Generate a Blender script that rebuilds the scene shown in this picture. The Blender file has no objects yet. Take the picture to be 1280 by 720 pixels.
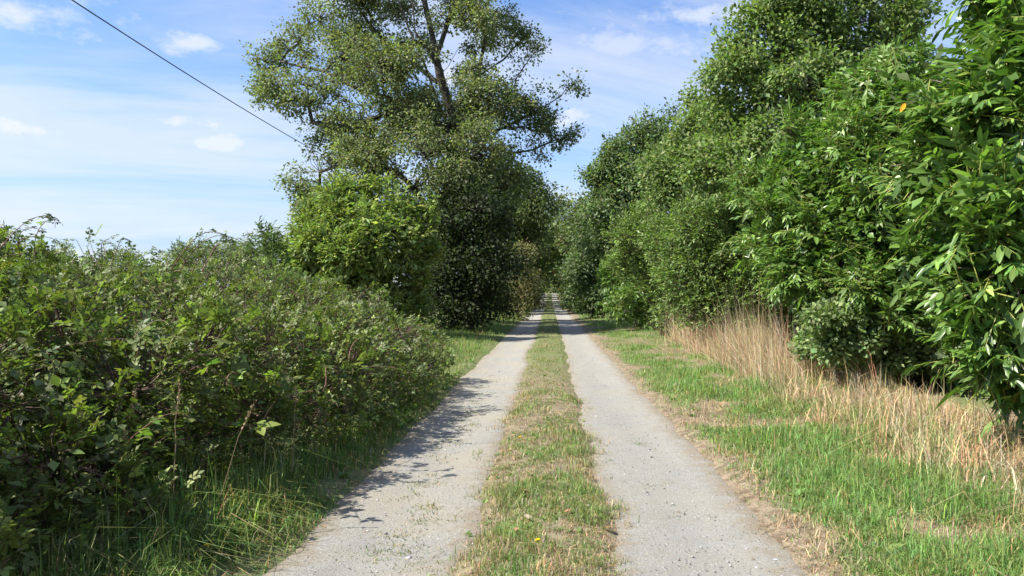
import bpy, math
import numpy as np
from mathutils import Matrix, Vector
R = math.radians
sc = bpy.context.scene
COL = sc.collection

# ------------------------------------------------------------------ camera
FPX, VX, HY, CH = 995.0, 687.0, 366.0, 1.6      # focal length in px, vanishing point, eye height
cam_d = bpy.data.cameras.new('camera')
cam_d.sensor_width = 36.0
cam_d.lens = FPX / 1280.0 * 36.0
cam_d.shift_x = -(VX - 640.0) / 1280.0
cam_d.shift_y = (HY - 360.0) / 1280.0
cam_d.clip_start = 0.05
cam_d.clip_end = 4000
cam = bpy.data.objects.new('camera', cam_d)
COL.objects.link(cam)
cam.location = (0, 0, CH)
cam.rotation_euler = (R(90), 0, 0)
sc.camera = cam

# ------------------------------------------------------------------ light
SUN_EL, SUN_AZ = 48.0, 108.0       # azimuth: degrees to the left of +Y (the track's direction)
sdir = Vector((-math.sin(R(SUN_AZ)) * math.cos(R(SUN_EL)), math.cos(R(SUN_AZ)) * math.cos(R(SUN_EL)), math.sin(R(SUN_EL))))
sun_d = bpy.data.lights.new('sun', 'SUN')
sun_d.energy = 5.0
sun_d.angle = R(0.53)
sun_d.color = (1.0, 0.95, 0.86)
sun = bpy.data.objects.new('sun', sun_d)
COL.objects.link(sun)
sun.rotation_euler = sdir.to_track_quat('Z', 'Y').to_euler()
sun.location = sdir * 50

sc.view_settings.view_transform = 'Standard'
sc.view_settings.look = 'None'
sc.view_settings.gamma = 1
sc.view_settings.use_curve_mapping = False
sc.view_settings.exposure = 1.14

world = bpy.data.worlds.new('World')
sc.world = world
world.use_nodes = True
WT = world.node_tree
WT.nodes.clear()


class NT:
    """small helper for building node trees"""
    def __init__(self, tree): self.t = tree
    def n(self, typ, **kw):
        x = self.t.nodes.new(typ)
        for k, v in kw.items():
            if k.startswith('i_'): x.inputs[k[2:]].default_value = v
            else: setattr(x, k, v)
        return x
    def link(self, a, b): self.t.links.new(a, b)
    def put(self, sock, v):
        if hasattr(v, 'is_linked') or hasattr(v, 'links'): self.link(v, sock)
        else: sock.default_value = v
    def math(self, op, a, b=0.0, c=0.0, clamp=False):
        x = self.n('ShaderNodeMath', operation=op)
        x.use_clamp = clamp
        self.put(x.inputs[0], a); self.put(x.inputs[1], b)
        if len(x.inputs) > 2: self.put(x.inputs[2], c)
        return x.outputs[0]
    def noise(self, vec, scale, detail=4, rough=0.55, dist=0.0):
        x = self.n('ShaderNodeTexNoise')
        if vec is not None: self.link(vec, x.inputs['Vector'])
        x.inputs['Scale'].default_value = scale; x.inputs['Detail'].default_value = detail
        x.inputs['Roughness'].default_value = rough; x.inputs['Distortion'].default_value = dist
        return x.outputs['Fac']
    def ramp(self, fac, a, b, lo=0.0, hi=1.0, smooth=True):
        x = self.n('ShaderNodeMapRange')
        x.interpolation_type = 'SMOOTHSTEP' if smooth else 'LINEAR'
        self.link(fac, x.inputs[0])
        x.inputs[1].default_value = a; x.inputs[2].default_value = b
        x.inputs[3].default_value = lo; x.inputs[4].default_value = hi
        return x.outputs[0]
    def mix(self, fac, a, b, blend='MIX'):
        x = self.n('ShaderNodeMix', data_type='RGBA', blend_type=blend)
        self.put(x.inputs['Factor'], fac)
        ia = [s for s in x.inputs if s.name == 'A' and s.type == 'RGBA'][0]
        ib = [s for s in x.inputs if s.name == 'B' and s.type == 'RGBA'][0]
        for s, v in ((ia, a), (ib, b)):
            if isinstance(v, tuple): s.default_value = (v[0], v[1], v[2], 1)
            else: self.link(v, s)
        return [o for o in x.outputs if o.type == 'RGBA'][0]


w = NT(WT)
sky = w.n('ShaderNodeTexSky', sky_type='NISHITA')
sky.sun_disc = False
sky.sun_elevation = R(SUN_EL)
sky.sun_rotation = R(-SUN_AZ)
sky.altitude = 100
sky.air_density = 1.0
sky.dust_density = 0.6
sky.ozone_density = 1.6
geo = w.n('ShaderNodeTexCoord')
gen = geo.outputs['Generated']
sep = w.n('ShaderNodeSeparateXYZ'); w.link(gen, sep.inputs[0])
dx, dy, dz = sep.outputs
az = w.math('ARCTAN2', dx, dy)
el = w.math('ARCSINE', dz)
# thin high cloud: a sheet overhead, noise stretched along the wind
zz = w.math('ADD', w.math('MAXIMUM', dz, 0.0), 0.16)
cx = w.math('DIVIDE', dx, zz); cy = w.math('DIVIDE', dy, zz)
cmb = w.n('ShaderNodeCombineXYZ')
w.link(w.math('ADD', w.math('MULTIPLY', cx, 0.42), w.math('MULTIPLY', cy, 0.16)), cmb.inputs[0])
w.link(w.math('SUBTRACT', w.math('MULTIPLY', cy, 1.25), w.math('MULTIPLY', cx, 0.5)), cmb.inputs[1])
cmb.inputs[2].default_value = 3.7
cir = w.ramp(w.noise(cmb.outputs[0], 1.15, 7, 0.60, 0.5), 0.35, 0.66)
cir = w.math('MULTIPLY', cir, 0.60)
# fair weather cumulus: small soft-edged puffs all round the horizon
cn = w.n('ShaderNodeCombineXYZ')
w.link(w.math('MULTIPLY', az, 1.0), cn.inputs[0]); w.link(w.math('MULTIPLY', el, 1.7), cn.inputs[1])
pn = w.noise(cn.outputs[0], 30, 7, 0.66)
pn2 = w.noise(cn.outputs[0], 11.0, 4, 0.6)
def dirpx(px, py):
    a = math.atan2((px - VX) / FPX, 1.0)
    e = math.atan2((HY - py) / FPX, math.hypot(1.0, (px - VX) / FPX))
    return a, e
rgc = np.random.default_rng(5)
clouds = [(28, 158, 62, 13, .95), (228, 152, 34, 12, .95), (275, 179, 38, 10, .8), (235, 52, 42, 12, .75), (40, 14, 70, 20, .8),
          (715, 146, 30, 17, .9), (560, 95, 40, 26, .8), (870, 20, 110, 18, .7), (800, 55, 110, 20, .6), (320, 268, 40, 9, .35)]
puffs = [(*dirpx(x, y), rx / FPX, ry / FPX, o) for x, y, rx, ry, o in clouds]
for k in range(14):                              # the same kind of puffs go on outside the frame
    a = rgc.uniform(0.75, 2 * math.pi - 0.85)
    if a > math.pi: a -= 2 * math.pi
    puffs.append((a, rgc.uniform(0.12, 0.5), rgc.uniform(.04, .1), rgc.uniform(.012, .022), rgc.uniform(.6, .95)))
cum = None
nz = w.math('ADD', w.math('MULTIPLY', w.math('SUBTRACT', pn, 0.5), 2.6), w.math('MULTIPLY', w.math('SUBTRACT', pn2, 0.5), 3.6))
for a, e, rx, ry, o in puffs:
    u = w.math('MULTIPLY', w.math('SUBTRACT', az, a), 1 / rx)
    v = w.math('MULTIPLY', w.math('SUBTRACT', el, e), 1 / ry)
    q = w.math('SQRT', w.math('ADD', w.math('MULTIPLY', u, u), w.math('MULTIPLY', v, v)))
    m = w.ramp(w.math('SUBTRACT', nz, q), -1.45, 0.15, 0.0, o)
    cum = m if cum is None else w.math('MAXIMUM', cum, m)
lowhaze = w.ramp(dz, 0.0, 0.28, 0.70, 0.0)
cover = w.math('MAXIMUM', cir, cum)
skyc = w.mix(1.0, sky.outputs[0], (0.68, 0.82, 1.05), 'MULTIPLY')
cloud_col = w.mix(pn2, (3.7, 3.95, 4.4), (4.6, 4.7, 4.85))
mixed = w.mix(cover, w.mix(lowhaze, skyc, (2.5, 3.1, 4.0)), cloud_col)
bg = w.n('ShaderNodeBackground'); bg.inputs[1].default_value = 0.10
w.link(mixed, bg.inputs[0])
wo = w.n('ShaderNodeOutputWorld'); w.link(bg.outputs[0], wo.inputs[0])
try: world.cycles.sampling_method = 'MANUAL'; world.cycles.sample_map_resolution = 1024
except Exception: pass

# ------------------------------------------------------------------ helpers
rng = np.random.default_rng(11)

def X(px, Y): return (px - VX) / FPX * Y
def Z(py, Y): return CH + (HY - py) / FPX * Y

def nrm(a): return a / np.maximum(np.linalg.norm(a, axis=-1, keepdims=True), 1e-9)

def _h(i, j, s):
    n = (i * 374761393 + j * 668265263 + s * 1442695041) & 0xffffffff
    n = ((n ^ (n >> 13)) * 1274126177) & 0xffffffff
    return ((n ^ (n >> 16)) & 0xffff) / 65535.0
def vnoise(x, y, s=0):
    x = np.asarray(x, float); y = np.asarray(y, float)
    i = np.floor(x).astype(np.int64); j = np.floor(y).astype(np.int64)
    u = x - i; v = y - j
    u = u * u * (3 - 2 * u); v = v * v * (3 - 2 * v)
    return (_h(i, j, s) * (1 - u) + _h(i + 1, j, s) * u) * (1 - v) + (_h(i, j + 1, s) * (1 - u) + _h(i + 1, j + 1, s) * u) * v
def fbm(x, y, s=0, o=3):
    t, a, k = 0, 0.5, 0
    x, y = np.asarray(x, float) * .82 + np.asarray(y, float) * .57, np.asarray(y, float) * .82 - np.asarray(x, float) * .57
    for k in range(o):
        t = t + a * vnoise(x, y, s + k); a *= .5
        x, y = (x * .8 - y * .6) * 2.03 + 5.1, (x * .6 + y * .8) * 2.03 - 3.7
    return t / (1 - .5 ** o)
def sstep(x, a, b):
    t = np.clip((x - a) / (b - a), 0, 1); return t * t * (3 - 2 * t)

class Acc:
    """collects triangles with a colour per vertex, then links them as ONE mesh object"""
    def __init__(self): self.v, self.f, self.c, self.n = [], [], [], 0
    def add(self, V, F, C):
        V = np.asarray(V, np.float32).reshape(-1, 3); F = np.asarray(F, np.int32).reshape(-1, 3)
        C = np.broadcast_to(np.asarray(C, np.float32), (len(V), 3))
        self.v.append(V); self.f.append(F + self.n); self.c.append(C); self.n += len(V)
    def mesh(self, name, mat, origin=(0, 0, 0), smooth=False):
        V = np.concatenate(self.v) - np.asarray(origin, np.float32); F = np.concatenate(self.f); C = np.concatenate(self.c)
        me = bpy.data.meshes.new(name)
        me.vertices.add(len(V)); me.vertices.foreach_set('co', V.astype(np.float32).ravel())
        me.loops.add(len(F) * 3); me.loops.foreach_set('vertex_index', F.astype(np.int32).ravel())
        me.polygons.add(len(F)); me.polygons.foreach_set('loop_start', np.arange(0, len(F) * 3, 3, dtype=np.int32))
        if smooth: me.polygons.foreach_set('use_smooth', np.ones(len(F), bool))
        at = me.attributes.new('col', 'FLOAT_COLOR', 'POINT')
        at.data.foreach_set('color', np.concatenate([C, np.ones((len(C), 1), np.float32)], 1).astype(np.float32).ravel())
        me.update(calc_edges=True)
        me.materials.append(mat)
        return me
    def build(self, name, mat, parent=None, smooth=False, kind=None):
        org = parent.location if parent else (0, 0, 0)
        o = bpy.data.objects.new(name, self.mesh(name, mat, tuple(org), smooth))
        COL.objects.link(o)
        if parent: o.parent = parent
        if kind: o['kind'] = kind
        return o

def thing(name, label, cat, loc, group=None):
    o = bpy.data.objects.new(name, None); COL.objects.link(o)
    o.empty_display_size = 0.2
    o.location = loc; o['label'] = label; o['category'] = cat
    if group: o['group'] = group
    return o
def tag(o, label, cat, group=None):
    o['label'] = label; o['category'] = cat
    if group: o['group'] = group
    return o

def edge_tubes(acc, P0, P1, R0, R1, col, sides=4):
    P0 = np.asarray(P0, float).reshape(-1, 3); P1 = np.asarray(P1, float).reshape(-1, 3); n = len(P0)
    if n == 0: return
    R0 = np.broadcast_to(R0, (n,)); R1 = np.broadcast_to(R1, (n,))
    d = nrm(P1 - P0)
    ref = np.where(np.abs(d[:, 2:3]) > .9, np.array([[1., 0, 0]]), np.array([[0, 0, 1.]]))
    u = nrm(np.cross(d, ref)); v = np.cross(d, u)
    a = np.arange(sides) / sides * 2 * np.pi
    ring = np.cos(a)[None, :, None] * u[:, None] + np.sin(a)[None, :, None] * v[:, None]
    V = np.concatenate([P0[:, None] + ring * R0[:, None, None], P1[:, None] + ring * R1[:, None, None]], 1)
    k = np.arange(sides); k2 = (k + 1) % sides
    F = np.concatenate([np.stack([k, k2, sides + k2], 1), np.stack([k, sides + k2, sides + k], 1)])
    F = (F[None] + (np.arange(n) * 2 * sides)[:, None, None]).reshape(-1, 3)
    col = np.asarray(col, float)
    if col.ndim == 2: col = np.repeat(col, 2 * sides, 0)
    acc.add(V, F, col)

def poly_tube(acc, pts, radii, col, sides=6):
    """one continuous tube along a polyline"""
    P = np.asarray(pts, float); n = len(P); radii = np.broadcast_to(radii, (n,))
    d = nrm(np.gradient(P, axis=0))
    ref = np.array([1., 0, 0]) if abs(d[0, 2]) > .8 else np.array([0, 0, 1.])
    u = nrm(np.cross(d, ref)); v = np.cross(d, u)
    a = np.arange(sides) / sides * 2 * np.pi
    V = P[:, None] + (np.cos(a)[None, :, None] * u[:, None] + np.sin(a)[None, :, None] * v[:, None]) * radii[:, None, None]
    F = []
    for i in range(n - 1):
        for k in range(sides):
            k2 = (k + 1) % sides
            F += [(i * sides + k, i * sides + k2, (i + 1) * sides + k2), (i * sides + k, (i + 1) * sides + k2, (i + 1) * sides + k)]
    acc.add(V, F, col)

# ---- leaf templates (x across, y along the leaf, z its face)
def ovate(w_, rows, fold=.12, droop=.15, y0=0.0):
    """rows: list of (y, half width)"""
    v = [(0, y0, 0)]; f = []
    for y, hw in rows:
        zc = -droop * y * y
        v += [(-hw * w_, y, zc + fold * hw), (0, y, zc), (hw * w_, y, zc + fold * hw)]
    v.append((0, 1, -droop)); n = len(rows); t = len(v) - 1
    f += [(0, 2, 1), (0, 3, 2)]
    for r in range(n - 1):
        a = 1 + 3 * r
        f += [(a, a + 1, a + 4), (a, a + 4, a + 3), (a + 1, a + 2, a + 5), (a + 1, a + 5, a + 4)]
    a = 1 + 3 * (n - 1)
    f += [(a, a + 1, t), (a + 1, a + 2, t)]
    return np.array(v, float), np.array(f)
T_DIA = (np.array([(0, 0, 0), (-.32, .52, .08), (0, 1, -.06), (.32, .52, .08)], float), np.array([(0, 2, 1), (0, 3, 2)]))
T_OV = ovate(1, [(.45, .30)])
T_LANCE = ovate(1, [(.4, .17)], droop=.22)
T_LAUREL = ovate(1, [(.3, .135), (.72, .12)], fold=.35, droop=.16)
T_LAUREL_HI = ovate(1, [(.12, .07), (.35, .135), (.62, .138), (.86, .075)], fold=.35, droop=.16)
def trifol(rows):
    V, F, k = [], [], 0
    for ang, off, s in ((0, .36, .64), (75, .27, .54), (-75, .27, .54)):
        v, f = ovate(1, rows, fold=.25, droop=.12)
        v = v * s; a = R(ang)
        vx = v[:, 0] * math.cos(a) + v[:, 1] * math.sin(a); vy = -v[:, 0] * math.sin(a) + v[:, 1] * math.cos(a) + off
        V.append(np.stack([vx, vy, v[:, 2]], 1)); F.append(f + k); k += len(v)
    s0 = np.array([(-.012, 0, 0), (.012, 0, 0), (0, .32, 0)]); V.append(s0); F.append(np.array([(0, 1, 2)]) + k)
    return np.concatenate(V), np.concatenate(F)
T_LANCE2 = (np.array([(0, 0, 0), (-.17, .42, .05), (0, 1, -.18), (.17, .42, .05)], float), np.array([(0, 2, 1), (0, 3, 2)]))
T_LAUREL2 = ovate(1, [(.48, .15)], fold=.35, droop=.16)
T_TRI = trifol([(.42, .29)])
def trifol_lo():
    V, F, k = [], [], 0
    for ang, off, s in ((0, .34, .66), (75, .26, .56), (-75, .26, .56)):
        v = T_DIA[0] * s; a = R(ang)
        V.append(np.stack([v[:, 0] * math.cos(a) + v[:, 1] * math.sin(a), -v[:, 0] * math.sin(a) + v[:, 1] * math.cos(a) + off, v[:, 2]], 1)); F.append(T_DIA[1] + k); k += 4
    return np.concatenate(V), np.concatenate(F)
T_TRI_LO = trifol_lo()
T_TRI_HI = trifol([(.18, .2), (.45, .31), (.75, .18)])

def frames(A, N):
    y = nrm(A); z = nrm(N - (N * y).sum(-1, keepdims=True) * y); x = np.cross(y, z)
    return x, y, z
def add_leaves(acc, T, P, A, N, S, C):
    tv, tf = T; x, y, z = frames(A, N); n = len(P); m = len(tv)
    V = P[:, None] + S[:, None, None] * (tv[None, :, 0:1] * x[:, None] + tv[None, :, 1:2] * y[:, None] + tv[None, :, 2:3] * z[:, None])
    F = (tf[None] + (np.arange(n) * m)[:, None, None]).reshape(-1, 3)
    acc.add(V, F, np.repeat(C, m, 0))

def tint(n, base, var=.22, alt=None, altp=0.0, r=None):
    r = r or rng
    c = np.array(base)[None] * np.exp(r.normal(0, var, (n, 1))) * np.exp(r.normal(0, var * .35, (n, 3)) * np.array([1, .5, 1]))
    if alt is not None:
        k = r.random(n) < altp
        c[k] = np.array(alt)[None] * np.exp(r.normal(0, var, (k.sum(), 1)))
    return np.clip(c, .004, .8)

# ------------------------------------------------------------------ materials
MATS = {}
def leaf_mat(name, rough=.5, trans=.35, spec=.5, tcol=(1.08, 1.32, .5), gain=1.0):
    m = bpy.data.materials.new(name); m.use_nodes = True
    t = NT(m.node_tree); t.t.nodes.clear()
    a = t.n('ShaderNodeAttribute', attribute_name='col').outputs['Color']
    if gain != 1: a = t.mix(1.0, a, (gain, gain, gain * 1.05), 'MULTIPLY')
    p = t.n('ShaderNodeBsdfPrincipled')
    t.link(a, p.inputs['Base Color'])
    p.inputs['Roughness'].default_value = rough; p.inputs['Specular IOR Level'].default_value = spec
    tr = t.n('ShaderNodeBsdfTranslucent')
    t.link(t.mix(1.0, a, tcol, 'MULTIPLY'), tr.inputs[0])
    mx = t.n('ShaderNodeMixShader'); mx.inputs[0].default_value = trans
    t.link(p.outputs[0], mx.inputs[1]); t.link(tr.outputs[0], mx.inputs[2])
    o = t.n('ShaderNodeOutputMaterial'); t.link(mx.outputs[0], o.inputs[0])
    MATS[name] = m; return m
leaf_mat('foliage', .62, .38, .25, gain=1.14)
leaf_mat('glossy_foliage', .36, .33, .45, gain=1.12)
leaf_mat('bramble_foliage', .5, .34, .35)
leaf_mat('grass_blade', .6, .35, .3, (1.1, 1.2, .6))
leaf_mat('straw', .7, .25, .2, (1.0, .95, .8))

def wood_mat():
    m = bpy.data.materials.new('bark'); m.use_nodes = True
    t = NT(m.node_tree); p = t.t.nodes['Principled BSDF']
    a = t.n('ShaderNodeAttribute', attribute_name='col').outputs['Color']
    co = t.n('ShaderNodeTexCoord').outputs['Object']
    mp = t.n('ShaderNodeMapping'); mp.inputs['Scale'].default_value = (1, 1, .25); t.link(co, mp.inputs[0])
    nz_ = t.noise(mp.outputs[0], 14, 6, .65)
    t.link(t.mix(t.ramp(nz_, .35, .65), t.mix(1.0, a, (.5, .5, .5), 'MULTIPLY'), t.mix(1.0, a, (1.35, 1.3, 1.2), 'MULTIPLY')), p.inputs['Base Color'])
    p.inputs['Roughness'].default_value = .85
    b = t.n('ShaderNodeBump'); b.inputs['Strength'].default_value = .7; b.inputs['Distance'].default_value = .03
    t.link(nz_, b.inputs['Height']); t.link(b.outputs[0], p.inputs['Normal'])
    MATS['bark'] = m
wood_mat()
def plain(name, c, rough=.7, spec=.3):
    m = bpy.data.materials.new(name); m.use_nodes = True
    t = NT(m.node_tree); p = t.t.nodes['Principled BSDF']
    co = t.n('ShaderNodeTexCoord').outputs['Object']
    f = t.noise(co, 40, 4)
    t.link(t.mix(f, tuple(x * .75 for x in c), tuple(min(1, x * 1.2) for x in c)), p.inputs['Base Color'])
    p.inputs['Roughness'].default_value = rough; p.inputs['Specular IOR Level'].default_value = spec
    MATS[name] = m; return m

def ground_mat():
    m = bpy.data.materials.new('verge_soil'); m.use_nodes = True
    t = NT(m.node_tree); p = t.t.nodes['Principled BSDF']
    co = t.n('ShaderNodeTexCoord').outputs['Object']
    n2 = t.noise(co, 9, 5, .65); n3 = t.noise(co, 70, 4, .7)
    c = t.mix(t.ramp(n2, .38, .62), (.12, .09, .06), (.265, .21, .145))      # soil to dry litter
    at = t.n('ShaderNodeAttribute', attribute_name='col').outputs['Color']
    sg = t.n('ShaderNodeSeparateColor'); t.link(at, sg.inputs[0])
    c = t.mix(t.ramp(t.math('ADD', sg.outputs[0], t.math('MULTIPLY', t.math('SUBTRACT', n2, .5), .8)), .25, .75, 0, .85), c, (.105, .145, .045))   # thin green cover
    c = t.mix(t.ramp(n3, .45, .7, 0, .45), c, (.36, .295, .205))
    t.link(c, p.inputs['Base Color']); p.inputs['Roughness'].default_value = .95
    p.inputs['Specular IOR Level'].default_value = .15
    b = t.n('ShaderNodeBump'); b.inputs['Strength'].default_value = .9; b.inputs['Distance'].default_value = .03
    t.link(t.math('ADD', n2, t.math('MULTIPLY', n3, .4)), b.inputs['Height']); t.link(b.outputs[0], p.inputs['Normal'])
    MATS['ground'] = m
ground_mat()
def gravel_mat():
    m = bpy.data.materials.new('compacted_gravel'); m.use_nodes = True
    t = NT(m.node_tree); p = t.t.nodes['Principled BSDF']
    co = t.n('ShaderNodeTexCoord').outputs['Object']
    at = t.n('ShaderNodeAttribute', attribute_name='col').outputs['Color']
    sx = t.n('ShaderNodeSeparateColor'); t.link(at, sx.inputs[0])
    edge, sandy = sx.outputs[0], sx.outputs[1]
    big = t.noise(co, .9, 4, .6); mid = t.noise(co, 6, 5, .65); fine = t.noise(co, 55, 5, .75); grit = t.noise(co, 190, 3, .7)
    vo = t.n('ShaderNodeTexVoronoi'); vo.inputs['Scale'].default_value = 34; t.link(co, vo.inputs['Vector'])
    vc = t.n('ShaderNodeSeparateColor'); t.link(vo.outputs['Color'], vc.inputs[0])
    stone = t.math('MULTIPLY', t.ramp(vc.outputs[0], .86, .90), t.ramp(vo.outputs['Distance'], .42, .28))
    c = t.mix(t.ramp(fine, .3, .7), (.155, .151, .143), (.385, .377, .352))
    lmp = t.n('ShaderNodeMapping'); lmp.inputs['Scale'].default_value = (2.6, .35, 1); t.link(co, lmp.inputs[0])
    c = t.mix(t.ramp(t.noise(lmp.outputs[0], 1.3, 5, .6), .42, .66, 0, .55), c, (.195, .195, .195))   # darker packed streaks along the ruts
    c = t.mix(t.ramp(grit, .38, .62, 0, .5), c, (.42, .412, .395))
    c = t.mix(t.ramp(mid, .40, .66, 0, .45), c, (.255, .235, .195))
    sand = t.math('MULTIPLY', t.ramp(big, .30, .62), sandy)
    c = t.mix(sand, c, t.mix(fine, (.245, .222, .178), (.40, .365, .295)))
    e2 = t.ramp(t.math('ADD', edge, t.math('MULTIPLY', t.math('SUBTRACT', mid, .5), 1.9)), .30, 1.0)
    c = t.mix(e2, c, t.mix(fine, (.185, .155, .115), (.35, .30, .23)))
    c = t.mix(1.0, c, (.97, .975, .97), 'MULTIPLY')
    c = t.mix(stone, c, t.mix(vc.outputs[1], (.17, .175, .18), (.44, .43, .41)))
    t.link(c, p.inputs['Base Color']); p.inputs['Roughness'].default_value = .92
    p.inputs['Specular IOR Level'].default_value = .2
    b = t.n('ShaderNodeBump'); b.inputs['Strength'].default_value = .8; b.inputs['Distance'].default_value = .02
    h = t.math('ADD', t.math('ADD', fine, t.math('MULTIPLY', grit, .5)), t.math('MULTIPLY', stone, .7))
    t.link(h, b.inputs['Height']); t.link(b.outputs[0], p.inputs['Normal'])
    MATS['gravel'] = m
gravel_mat()

# ------------------------------------------------------------------ the ground
LX0, LX1, RX0, RX1 = -1.66, -0.49, 0.40, 1.53          # outer and inner edges of the two wheel tracks
def wob(y, s, a=.09): return (fbm(y * .8, y * 0 + s * 7.3, s, 4) - .5) * 2 * a
def edges(y): return LX0 + wob(y, 1, .10), LX1 + wob(y, 2, .12), RX0 + wob(y, 3, .10), RX1 + wob(y, 4, .10)
def rise(y): return 1.5 * sstep(np.asarray(y, float), 85, 215)
def gz(x, y):
    """height of the soil and grass ground"""
    a, b, c, d = edges(y)
    out_l = a - x; out_r = x - d
    z = .028 + .02 * (fbm(x * 1.3, y * 1.3, 21) - .5)
    inl = np.minimum(x - a, b - x); inr = np.minimum(x - c, d - x)
    ins = np.maximum(inl, inr)
    z = z - .062 * sstep(ins + .10 * (fbm(x * 5, y * 5, 29) - .5), -.16, .16)
    z = z + .09 * sstep(out_l, .2, 2.0) + .10 * sstep(out_r, .2, 3.0)
    z = z + .025 * (fbm(x * 4.5, y * 4.5, 27) - .5) + rise(y)
    return z
def grid(acc_f, xs, ys):
    XX, YY = np.meshgrid(xs, ys); n, m = len(xs), len(ys)
    i = np.arange(m - 1)[:, None] * n + np.arange(n - 1)[None]
    i = i.ravel()
    return XX, YY, np.concatenate([np.stack([i, i + 1, i + n + 1], 1), np.stack([i, i + n + 1, i + n], 1)])
xs = np.concatenate([[-900, -300, -120, -60, -30, -18, -12], np.arange(-8, -3, .35), np.arange(-3, 3.2, .085), np.arange(3.3, 8, .35), [10, 14, 20, 32, 60, 120, 300, 900]])
ys = np.concatenate([[-900, -200, -60, -20, -8], np.arange(-3, 16, .13), np.arange(16, 45, .45), np.arange(45, 214, 2.4), [216, 220, 300, 500, 1100, 2500]])
XX, YY, F = grid(None, xs, ys)
def verge_green(x, y): return fbm(x * 1.5, y * 1.0, 71, 4)
gr = np.where(np.abs(XX) > 9, .9, np.where(XX > 0.9, sstep(verge_green(XX, YY), .40, .56) * sstep(XX - edges(YY)[3], .0, .45) + .45 * sstep(YY, 10, 22) * sstep(XX - edges(YY)[3], .1, .6), np.where(XX < -1, .7, .34 + .5 * sstep(YY, 10, 26))))
ac = Acc(); ac.add(np.stack([XX, YY, gz(XX, YY)], -1), F, np.stack([gr, gr, gr], -1).reshape(-1, 3))
o = ac.build('ground', MATS['ground'], smooth=True); o['kind'] = 'structure'
for nm, (i0, i1), sandy in (('wheel_track', (0, 1), .85), ('wheel_track', (2, 3), .45)):
    tt = np.linspace(-.16, 1.16, 34); ys2 = np.concatenate([np.arange(2, 18, .11), np.arange(18, 60, .45), np.arange(60, 212, 2.4)])
    TT, YY = np.meshgrid(tt, ys2); E = edges(YY); a, b = E[i0], E[i1]
    XX = a + (b - a) * TT
    dd = np.minimum(TT, 1 - TT) * (b - a)
    ZZ = rise(YY) - .004 + .008 * (fbm(XX * 5, YY * 5, 31) - .5) - .018 * np.exp(-((TT - .5) / .25) ** 2) - .045 * sstep(-dd, -.10, .16)
    ed = 1 - sstep(np.where(TT > .5, dd * (1 if i0 == 0 else .7), dd * (.7 if i0 == 0 else 1)), -.06, .36)
    n, m = len(tt), len(ys2); i = (np.arange(m - 1)[:, None] * n + np.arange(n - 1)[None]).ravel()
    F = np.concatenate([np.stack([i, i + 1, i + n + 1], 1), np.stack([i, i + n + 1, i + n], 1)])
    ac = Acc(); ac.add(np.stack([XX, YY, ZZ], -1), F, np.stack([ed, np.full_like(ed, sandy), ed * 0], -1).reshape(-1, 3))
    o = ac.build(nm, MATS['gravel'], smooth=True); o['kind'] = 'structure'

# ------------------------------------------------------------------ bushes and trees
def lob(Y, *rows):
    """rows of (px, py, radius px, dY[, flatten]) -> world ellipsoids"""
    out = []
    for r in rows:
        d = Y + (r[3] if len(r) > 3 else 0); rr = r[2] / FPX * Y
        fl = r[4] if len(r) > 4 else .85
        out.append((X(r[0], d), d, Z(r[1], d), rr, rr, rr * fl))
    return np.array(out, float)

def sublobes(L, k, s, seed):
    """break big ellipsoids up: each keeps a smaller core and gets k small lobes on its surface"""
    if not k: return L
    r = np.random.default_rng(seed); out = [np.concatenate([L[:, :3], L[:, 3:6] * .84], 1)]
    for i in range(k):
        d = nrm(r.normal(0, 1, (len(L), 3)) + np.array([0, -.35, .25])); f = r.uniform(.6, 1.15, (len(L), 1)) * s
        out.append(np.concatenate([L[:, :3] + d * L[:, 3:6] * r.uniform(.72, 1.02, (len(L), 1)), L[:, 3:6] * f], 1))
    return np.concatenate(out)
def clump(P, freq, s=5):
    return fbm(P[:, 0] * freq + P[:, 2] * freq * .73, P[:, 1] * freq - P[:, 2] * freq * .66 + P[:, 0] * freq * .2, s, 2)

def shell(lobes, n, lo=.78, hi=1.06, deep=.72, zmin=.05, r=None, back=.35, rough=.22, gap=0., gfreq=1.5):
    """points near the outer surface of a union of ellipsoids, with outward normals"""
    r = r or rng
    area = (lobes[:, 3] * lobes[:, 4] + lobes[:, 3] * lobes[:, 5] + lobes[:, 4] * lobes[:, 5]) ** 1.0
    P, Nn = [], []; got = 0; tries = 0
    while got < n and tries < 12:
        tries += 1; k = int(n * 2.2) + 50
        i = r.choice(len(lobes), k, p=area / area.sum())
        d = nrm(r.normal(0, 1, (k, 3)))
        L = lobes[i]
        bump = 1 + rough * (2 * fbm(d[:, 0] * 2.5 + i * 3.1, d[:, 2] * 2.5 + d[:, 1] * 2.0, 51, 2) - 1)
        q = L[:, :3] + d * L[:, 3:6] * (r.uniform(lo, hi, k) * bump)[:, None]
        nn = nrm(d / L[:, 3:6])
        ok = q[:, 2] > zmin
        tocam = nrm(np.array([0, 0, CH]) - q)
        f = (nn * tocam).sum(1)
        ok &= (f > -.25) | (nn[:, 2] > .6) | (r.random(k) < back)
        if gap: ok &= (clump(q, gfreq) > gap) | (r.random(k) < .18)
        for j in range(len(lobes)):
            e = (((q - lobes[j, :3]) / lobes[j, 3:6]) ** 2).sum(1)
            ok &= (e > deep * deep) | (i == j)
        P.append(q[ok]); Nn.append(nn[ok]); got += ok.sum()
    P = np.concatenate(P)[:n]; Nn = np.concatenate(Nn)[:n]
    return P, Nn
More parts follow.
